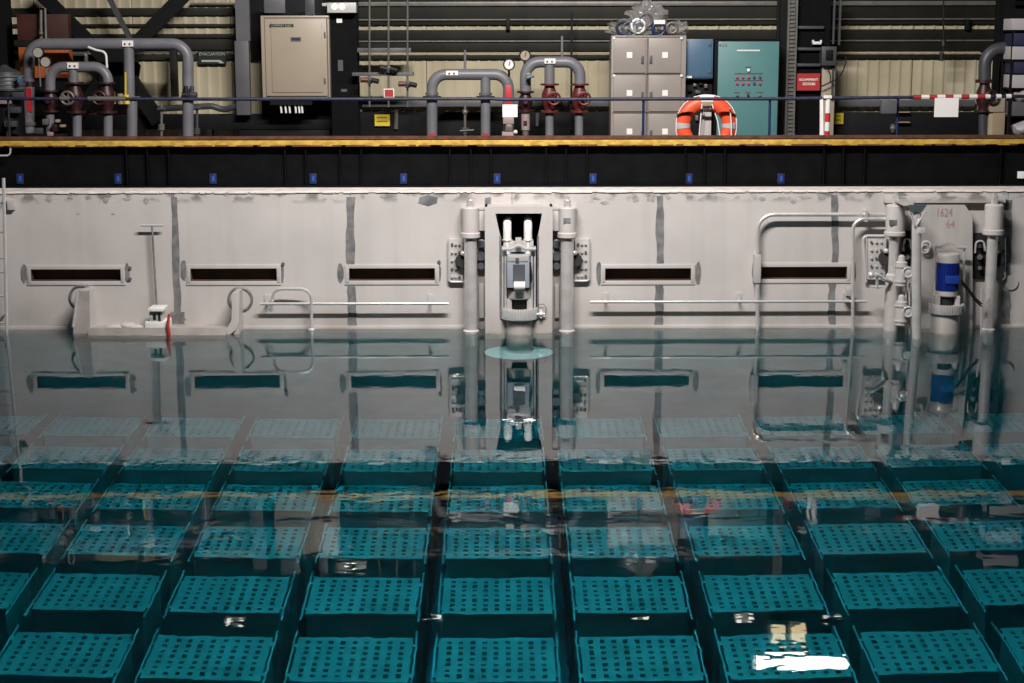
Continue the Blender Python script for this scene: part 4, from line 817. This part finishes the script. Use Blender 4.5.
# ------------------------------------------------------------------ grey lockers
LKY = 2.35
t = thing('locker_cabinet', (PX(648, 130, LKY), LKY, DECKZ), 'grey six door locker cabinet with white door labels beside the lifebuoy', 'cabinet')
MB().box(PX(611, 90, LKY), PX(685.5, 90, LKY), LKY, LKY + .45, DECKZ, PZ(648, 35.5, LKY), .01).build('body', LOCKER, t)
rows = [(38.5, 73), (75.5, 111.5), (114, 150)]; cols = [(613.5, 645.5), (648.5, 681)]
for ri, (a, b) in enumerate(rows):
    for ci, (c0, c1) in enumerate(cols):
        d = MB().pbox(c0, c1, a, b, LKY - .03, LKY - .004, .008).build('door', LOCKER, t)
        m = (c0 + c1) / 2 + (0 if ci == 0 else .3); MB().pbox(m - 2.8, m + 2.8, (55, 93, 131.5)[ri] - 2.9, (55, 93, 131.5)[ri] + 2.9, LKY - .035, LKY - .028).build('white_label', PAPER, d)
        hx_ = c1 - 3 if ci == 0 else c0 + 2.5; hy = (59.5, 95.5, 134)[ri]; MB().pbox(hx_ - 1.3, hx_ + 1.3, hy - 4, hy + 4, LKY - .05, LKY - .028, .004).build('handle', DGREY, d)
for py in (37, 74.2, 112.8): MB().pbox(612, 683.5, py - .6, py + .6, LKY - .006, LKY + .01).build('shadow_gap', DLOCK, t)
MB().pbox(646, 648, 38, 150, LKY - .006, LKY + .01).build('shadow_gap', DLOCK, t)
for px, py in ((614, 38), (614, 75.5), (681.5, 38), (681.5, 75.5)): MB().pbox(px - 1.2, px + 1.2, py - 1.2, py + 1.2, LKY - .036, LKY - .028).build('hinge', WHITE, t)
# plastic bag with coils on top
t = thing('plastic_bag', P(648, 36, LKY + .2), 'crumpled clear plastic bag of coiled hoses lying on the grey lockers', 'bag')
def crumple(px, py, w, h, seed, dz=.18):
    rnd = random.Random(seed); c = P(px, py, LKY + .18); k = MPP(LKY); bm = bmesh.new(); bmesh.ops.create_icosphere(bm, subdivisions=4, radius=1)
    for v in bm.verts:
        q = v.co.copy(); d = 1 + .16 * math.sin(q.x * 7 + seed) * math.cos(q.z * 9 + seed * 2) + .09 * math.sin(q.x * 21 + q.z * 17) + .05 * rnd.random()
        v.co = Vector((c.x + q.x * w * k * d, c.y + q.y * dz * d, max(PZ(648, 35.3, LKY), c.z + q.z * h * k * d)))
    o = MB(); o.bm.free(); o.bm = bm; return o
crumple(632, 29, 24, 10, 1).build('sheet', PLASTIC, t); crumple(647, 17, 20, 15, 2, .16).build('sheet', PLASTIC, t); crumple(676, 29, 12, 8, 3, .15).build('sheet', PLASTIC, t)
for i, (px, py, R_, m) in enumerate(((638, 26, 6.5, PAPER), (640, 27, 5, GREYBLUE), (623, 28, 6, NAVY), (630, 29, 7, DGREY), (659, 29, 6, BLUETAG), (646, 20, 6, DGREY), (672, 28, 5, GALV))):
    MB().torus(P(px, py, LKY + .02), R_ * MPP(LKY), .02, n=24, m=8).build('hose_coil', m, t)
MB().pbox(654, 665, 20, 24, LKY - .0, LKY + .01).build('white_tag', PAPER, t)
# blue box, dark rack under it
t = thing('blue_wall_box', P(699, 79, 2.5), 'plain blue electrical box between the grey lockers and the teal cabinet', 'box')
MB().pbox(685.8, 713, 39, 78.5, 2.5, 2.75, .01).build('body', BLUECAB, t); MB().pbox(687.5, 711.5, 40.5, 77, 2.485, 2.5, .006).build('door', BLUECAB, t); bd = t.children[-1]
for py in (44.5, 72): MB().pbox(708.5, 711, py - 1.6, py + 1.6, 2.47, 2.485, .002).build('latch', DGREY, bd)
MB().pbox(686.5, 692, 76, 78, 2.48, 2.486).build('white_label', PAPER, t)
t = thing('dark_rack', (PX(699, 120, 2.6), 2.6, DECKZ), 'dark equipment rack with pale fittings below the blue box', 'rack')
MB().box(PX(686, 110, 2.65), PX(713, 110, 2.65), 2.65, 2.95, DECKZ, PZ(699, 80, 2.65), .006).build('body', BLKST, t)
for px, py, w, h, m in ((695, 85, 3, 3, GALV), (701, 84, 4, 2, OLIVE), (706, 86, 3, 4, GALV), (690, 90, 4, 3, OLIVE), (698, 92, 5, 3, DGREY), (692, 108, 3, 6, GALV), (697, 118, 3, 5, GALV)): MB().pbox(px - w / 2, px + w / 2, py - h / 2, py + h / 2, 2.58, 2.66, .006).build('fitting', m, t)
# teal cabinet
TCY = 2.4
t = thing('teal_cabinet', (PX(746, 130, TCY), TCY, DECKZ), 'tall teal control cabinet with pink lamps behind the lifebuoy', 'cabinet')
MB().box(PX(714, 90, TCY + .02), PX(779.5, 90, TCY + .02), TCY + .02, TCY + .45, DECKZ, PZ(746, 40, TCY), .008).build('body', GIRDER, t)
td = MB().box(PX(717.5, 90, TCY), PX(778, 90, TCY), TCY, TCY + .02, DECKZ + .05, PZ(746, 41.5, TCY), .006).build('door', TEAL, t)
text('433', 722.8, 45.3, TCY - .004, 3.0, DGREY, 'faded_number', td, 8)
MB().pbox(737, 760, 49.8, 51.2, TCY - .008, TCY).build('white_strip', WHITE, td)
for a in (73.6, 80.4): MB().pbox(734.5, 763, a - .5, a + .5, TCY - .006, TCY).build('label_strip', DGREY, td)
MB().pbox(745.5, 751, 66.6, 67.8, TCY - .006, TCY).build('label_strip', DGREY, td); MB().cyl(P(748.5, 70, TCY - .03), P(748.5, 70, TCY), 1.5 * MPP(TCY), n=14).build('white_lamp', WHITE, td)
for r, py in enumerate((77, 83.3)):
    for i in range(5):
        px = 737 + 5.7 * i; MB().cyl(P(px, py, TCY - .03), P(px, py, TCY), 1.35 * MPP(TCY), n=12).build('lamp', DARKLENS if (r == 0 and i > 2) or (r == 1 and i == 3) else PINKLAMP, td)
for i, px in enumerate((737, 748, 759.5)):
    MB().pbox(px - 2.8, px + 2.8, 92, 93, TCY - .006, TCY).build('label_strip', DGREY, td); MB().cyl(P(px, 95, TCY - .03), P(px, 95, TCY), .018, n=12).build('key_switch', (GALV, RUBBER, GALV)[i], td)
# right: cable ladder, black column fittings
t = thing('cable_ladder', (PX(791.5, 80, 2.75), 2.75, DECKZ), 'vertical galvanised cable ladder beside the black column with the red sign', 'ladder')
for px in (787.3, 795.3): MB().box(PX(px, 70, 2.75) - .012, PX(px, 70, 2.75) + .012, 2.75, 2.81, DECKZ, PZ(790, -10, 2.75)).build('side_rail', GALV, t)
for i in range(40):
    py = -6 + 4.0 * i; MB().pbox(788, 795, py - 1.2, py + 1.2, 2.765, 2.79).build('rung', GALV, t)
MB().box(PX(788, 70, 2.79), PX(794.8, 70, 2.79), 2.79, 2.80, DECKZ, PZ(790, -10, 2.79)).build('back_strip', GREYCOL, t)
for py in (27.5, 49, 65): MB().pbox(797, 824, py - 1.4, py + 1.4, 2.82, 2.9, .003).build('grey_strap', DPIPE, None, {27.5: 'uppermost grey strap across the black column', 49: 'middle grey strap across the black column below the white lamp', 65: 'lowest grey strap across the black column above the red sign'}[py], 'strap')
t = thing('red_sign', P(808.5, 91, 2.8), 'red sign with two lines of white lettering on the black column', 'sign')
MB().pbox(797, 820, 73.5, 90.5, 2.8, 2.88).build('plate', SIGNRED, t); ep = t.children[0]; text('EQUIPEMENT', 808.8, 79.8, 2.795, 2.6, PAPER, 'lettering', ep, 18.5, None, .025); text('SECOURS', 809, 83.9, 2.795, 2.6, PAPER, 'lettering', ep, 12.5, None, .025)
t = thing('bulkhead_lamp', P(817, 45, 2.75), 'small white bracket lamp on the black column above the grey straps', 'light'); MB().pbox(813, 821.5, 41.5, 44.5, 2.75, 2.85, .008).build('body', WHITE, t); MB().pbox(812.5, 814, 40, 43, 2.76, 2.82, .003).build('end_cap', WHITE, t); MB().pbox(820.5, 822, 40, 43, 2.76, 2.82, .003).build('end_cap', WHITE, t)
t = thing('cable_box', P(829, 66, 2.7), 'grey cable box on a pale frame with drooping black cables', 'box')
MB().pbox(822, 836.5, 46.5, 65.5, 2.7, 2.9, .008).build('body', DPIPE, t); MB().pbox(826, 833, 50, 60, 2.68, 2.71, .004).build('dark_window', BLKST, t); MB().pbox(821, 834, 65, 160, 2.82, 2.9, .004).build('backboard', CABCREAM, t); MB().pbox(832, 833.5, 65, 100, 2.78, 2.82).build('post', DPIPE, t)
MB().tube(fillet([P(846, 56, 2.7), P(845, 68, 2.7), P(838, 79, 2.7), P(820, 87, 2.7)], .3), .01, 6).tube(fillet([P(825, 66, 2.7), P(831, 72, 2.7), P(830, 82, 2.7)], .2), .008, 6).build('cable', RUBBER, t)
for px, a in ((834, 2), (840, 3), (826, 4)): MB().pbox(px - 1, px + 1, -6, 42 + a, 2.95, 3.0).build('vertical_conduit', DPIPE, None, {834: 'vertical dark conduit just above the grey cable box', 840: 'vertical dark conduit farthest from the black column above the cable box', 826: 'vertical dark conduit nearest the black column above the cable box'}[px], 'conduit')
t = thing('hanging_chain_hook', P(943, 60, 3.0), 'thin dark hanging pull cord with weight before the cream cladding', 'cord'); MB().tube([P(943.5, -6, 3.0), P(943.5, 52, 3.0)], .012, 6).build('cord', RUBBER, t); MB().tube([P(943.5, 40, 3.0), P(943.5, 46, 3.0)], .04, 8).build('weight', REDB, t); MB().tube([P(941.5, 52, 3.0), P(941.5, 61, 3.0)], .03, 8).build('grip', RUBBER, t)
for px, lab in ((968, 'dark bracket on the upper girt before the right pipe elbow'), (508, 'dark bracket on the upper girt above the white dial gauge')): MB().pbox(px - 2, px + 2, 19, 30, 3.45, 3.54, .004).build('girt_bracket', BLKST, None, lab, 'bracket')
for a, b, lab in ((888, 903, 'two dark bars, upper'), ):
    for py, l2 in ((112.2, 'upper thin pale ledge under the grey junction box'), (122.3, 'lower thin pale ledge under the grey junction box')): MB().pbox(897, 910, py - .5, py + .5, 3.2, 3.3).build('thin_ledge', BEIGE, None, l2, 'ledge')
MB().tube([P(893, 124, 3.28), P(893, 132, 3.28)], .03, 8).ball(P(893, 128, 3.27), .05).build('tap_fitting', GALV, None, 'small pale tap fitting below the ledges before the black beam', 'tap')
# right pipe elbow and valve
t = pipe_arch('dark grey pipe elbow rising into the wall above the dark valve near the paper notice', 2.5, DPIPE, [([(984.5, 82), (985, 50), (1006, 48)], 6.2, 16), ([(983, 112), (983, 200)], 4.4, 3)], 'pipe_elbow')
MB().lathe(P(984, 81, 2.5).x, 2.5, [(8.5 * MPP(2.5), PZ(984, 82.5, 2.5)), (8.5 * MPP(2.5), PZ(984, 79.5, 2.5))], 20).build('flange', REDB, t)
globe_valve(984, 82, 111, 2.5, 8.0, REDB, 'dark red flanged valve below the dark pipe elbow', True, 1)
t = thing('boxed_pillar', (PX(997, 120, 2.4), 2.4, DECKZ), 'beige and pale boxed pillar beside the dark red elbow valve', 'pillar'); MB().pbox(992, 1004, 112, 165, 2.4, 2.6, .006).build('beige_board', BEIGE, t); MB().pbox(990, 1005, 98, 112, 2.38, 2.62, .006).build('pale_collar', CABCREAM, t); MB().pbox(988, 992, 110, 165, 2.42, 2.6).build('side_board', CREAM, t)
# shelving at the far right
SY = 2.1
t = thing('storage_rack', (PX(1020, 120, SY), SY, DECKZ), 'dark storage rack holding white and navy boxes by the right frame edge', 'rack')
for px in (1011.5, 1050): MB().box(PX(px, 80, SY) - .015, PX(px, 80, SY) + .015, SY, SY + .05, DECKZ, PZ(1020, 8, SY)).build('upright', BLKST, t)
MB().box(PX(1011, 80, SY), PX(1051, 80, SY), SY + .45, SY + .47, DECKZ, PZ(1020, 8, SY)).build('back_panel', BLKST, t)
for py in (30.5, 61, 88.5, 116.5, 137): MB().pbox(1011, 1051, py - .5, py + .8, SY + .01, SY + .45).build('shelf', BLKST, t)
for a, b, m, lab, nm in ((18.5, 30, DIMW, 'white box on the topmost shelf of the storage rack', 'storage_box'), (46.5, 59.5, DIMW, 'white box on the second shelf of the storage rack', 'storage_box'), (75, 88, DIMW, 'white box on the third shelf of the storage rack', 'storage_box'), (102, 116, GREYCOL, 'grey box on the fourth shelf of the storage rack below a bag', 'storage_box'), (33, 45.5, NAVY, 'navy box between the upper two white boxes in the rack', 'storage_box'), (62, 73.5, NAVY, 'navy box between the second and third white boxes in the rack', 'storage_box')):
    MB().pbox(1012.5 if m is not NAVY else 1014, 1049, a, b, SY - .02, SY + .4, .01).build(nm, m, None, lab, 'box')
def bag(px, py, w, h, lab):
    c = P(px, py, SY + .1); b = MB().ball(c, w * MPP(SY), .16, h * MPP(SY), 16)
    for v in b.bm.verts:
        q = v.co - c; v.co += Vector((.02 * math.sin(q.z * 40 + q.x * 23), 0, .025 * math.sin(q.x * 31 + 1) * math.cos(q.x * 70)))
    return b.build('plastic_sack', DIMW, None, lab, 'bag')
bag(1024, 96, 12, 6, 'white plastic sack lying on the grey box in the rack'); bag(1024, 129, 14, 7, 'white plastic sack on the lowest shelf of the storage rack')
# ------------------------------------------------------------------ high lamps seen only as reflections in the water
def mirror(px, py, y):
    d = ray(px, py); t_ = -CAM.z / d.z; q = CAM + d * t_; s = (y - q.y) / d.y; return Vector((q.x + d.x * s, y, -d.z * s))
LY_ = 2.6; a, b = mirror(757, 662, LY_), mirror(846, 662, LY_)
t = thing('tube_lamp', ((a.x + b.x) / 2, LY_, a.z), 'long bright tube lamp high on the back wall, mirrored in the water', 'light')
MB().tube([a, b], .13, 12).build('tube', LAMPW, t); MB().box(a.x - .05, b.x + .05, LY_ + .13, 2.92, a.z - .05, a.z + .12, .01).build('housing', CASE, t)
for px, py, lab in ((779, 634, 'yellowish flood lamp high above, farther from the sign column'), (799, 634, 'yellowish flood lamp high above, nearer to the sign column')):
    c = mirror(px, py, LY_); t = thing('flood_lamp', c, lab, 'light'); MB().box(c.x - .10, c.x + .10, LY_, LY_ + .04, c.z - .12, c.z + .12, .01).build('lens', LAMPY, t); MB().box(c.x - .12, c.x + .12, LY_ + .04, 2.92, c.z - .14, c.z + .14, .01).build('housing', CASE, t)
LY_ = YB - .2
for px, py, lab in ((640, 618, 'small twin emergency lamp high above the grey lockers'), (235, 620, 'small twin emergency lamp high above the grey column'), (432, 621, 'small twin emergency lamp high above the long arch'), (745, 617, 'small twin emergency lamp high above the teal cabinet'), (832, 618, 'small twin emergency lamp high above the cable box')):
    c = mirror(px, py, LY_); t = thing('high_emergency_lamp', c, lab, 'light'); MB().box(c.x - .15, c.x + .15, LY_ + .03, YB, c.z - .05, c.z + .05, .01).build('case', CASE, t)
    for s in (-1, 1): MB().ball((c.x + s * .09, LY_ + .02, c.z), .045, .03, .03).build('lamp', LEDW, t)

# repeats share a group
GR = {'guide_column': 'guide columns of the pump stations', 'immersed_pump': 'pumps on the pool wall', 'bent_pipe': 'bent pipes at the valve column', 'chrome_valve': 'chrome valves at the sleeved column', 'wall_tube': 'thin tubes on the pool wall', 'guide_bar': 'guide bars beside the columns', 'paper_notice': 'paper notices on the rope', 'flanged_valve': 'flanged valves on the pipe arches', 'pipe_arch': 'grey pipe arches on the deck', 'dial_gauge': 'dial gauges on the pipework', 'valve_line': 'thin valve lines by the black column', 'yellow_sign': 'yellow signs on the black beam', 'conduit': 'conduits on the back wall', 'vertical_conduit': 'vertical conduits above the cable box', 'grey_strap': 'grey straps on the black column', 'storage_box': 'boxes in the storage rack', 'plastic_sack': 'plastic sacks in the storage rack', 'high_emergency_lamp': 'high emergency lamps', 'flood_lamp': 'yellowish flood lamps', 'brass_fitting': 'small fittings beside the middle riser', 'drain_pipe': 'drain pipes under the tall arch', 'grey_duct': 'grey duct ends', 'small_valve': 'small valves on the right riser', 'girt_bracket': 'brackets on the girts', 'thin_ledge': 'thin ledges on the black beam', 'grey_label': 'labels on the black column', 'tube_lamp': None}
for o in C.objects:
    k = o.name.split('.')[0]
    if o.parent is None and o.get('label') and not o.get('group') and GR.get(k): o['group'] = GR[k]
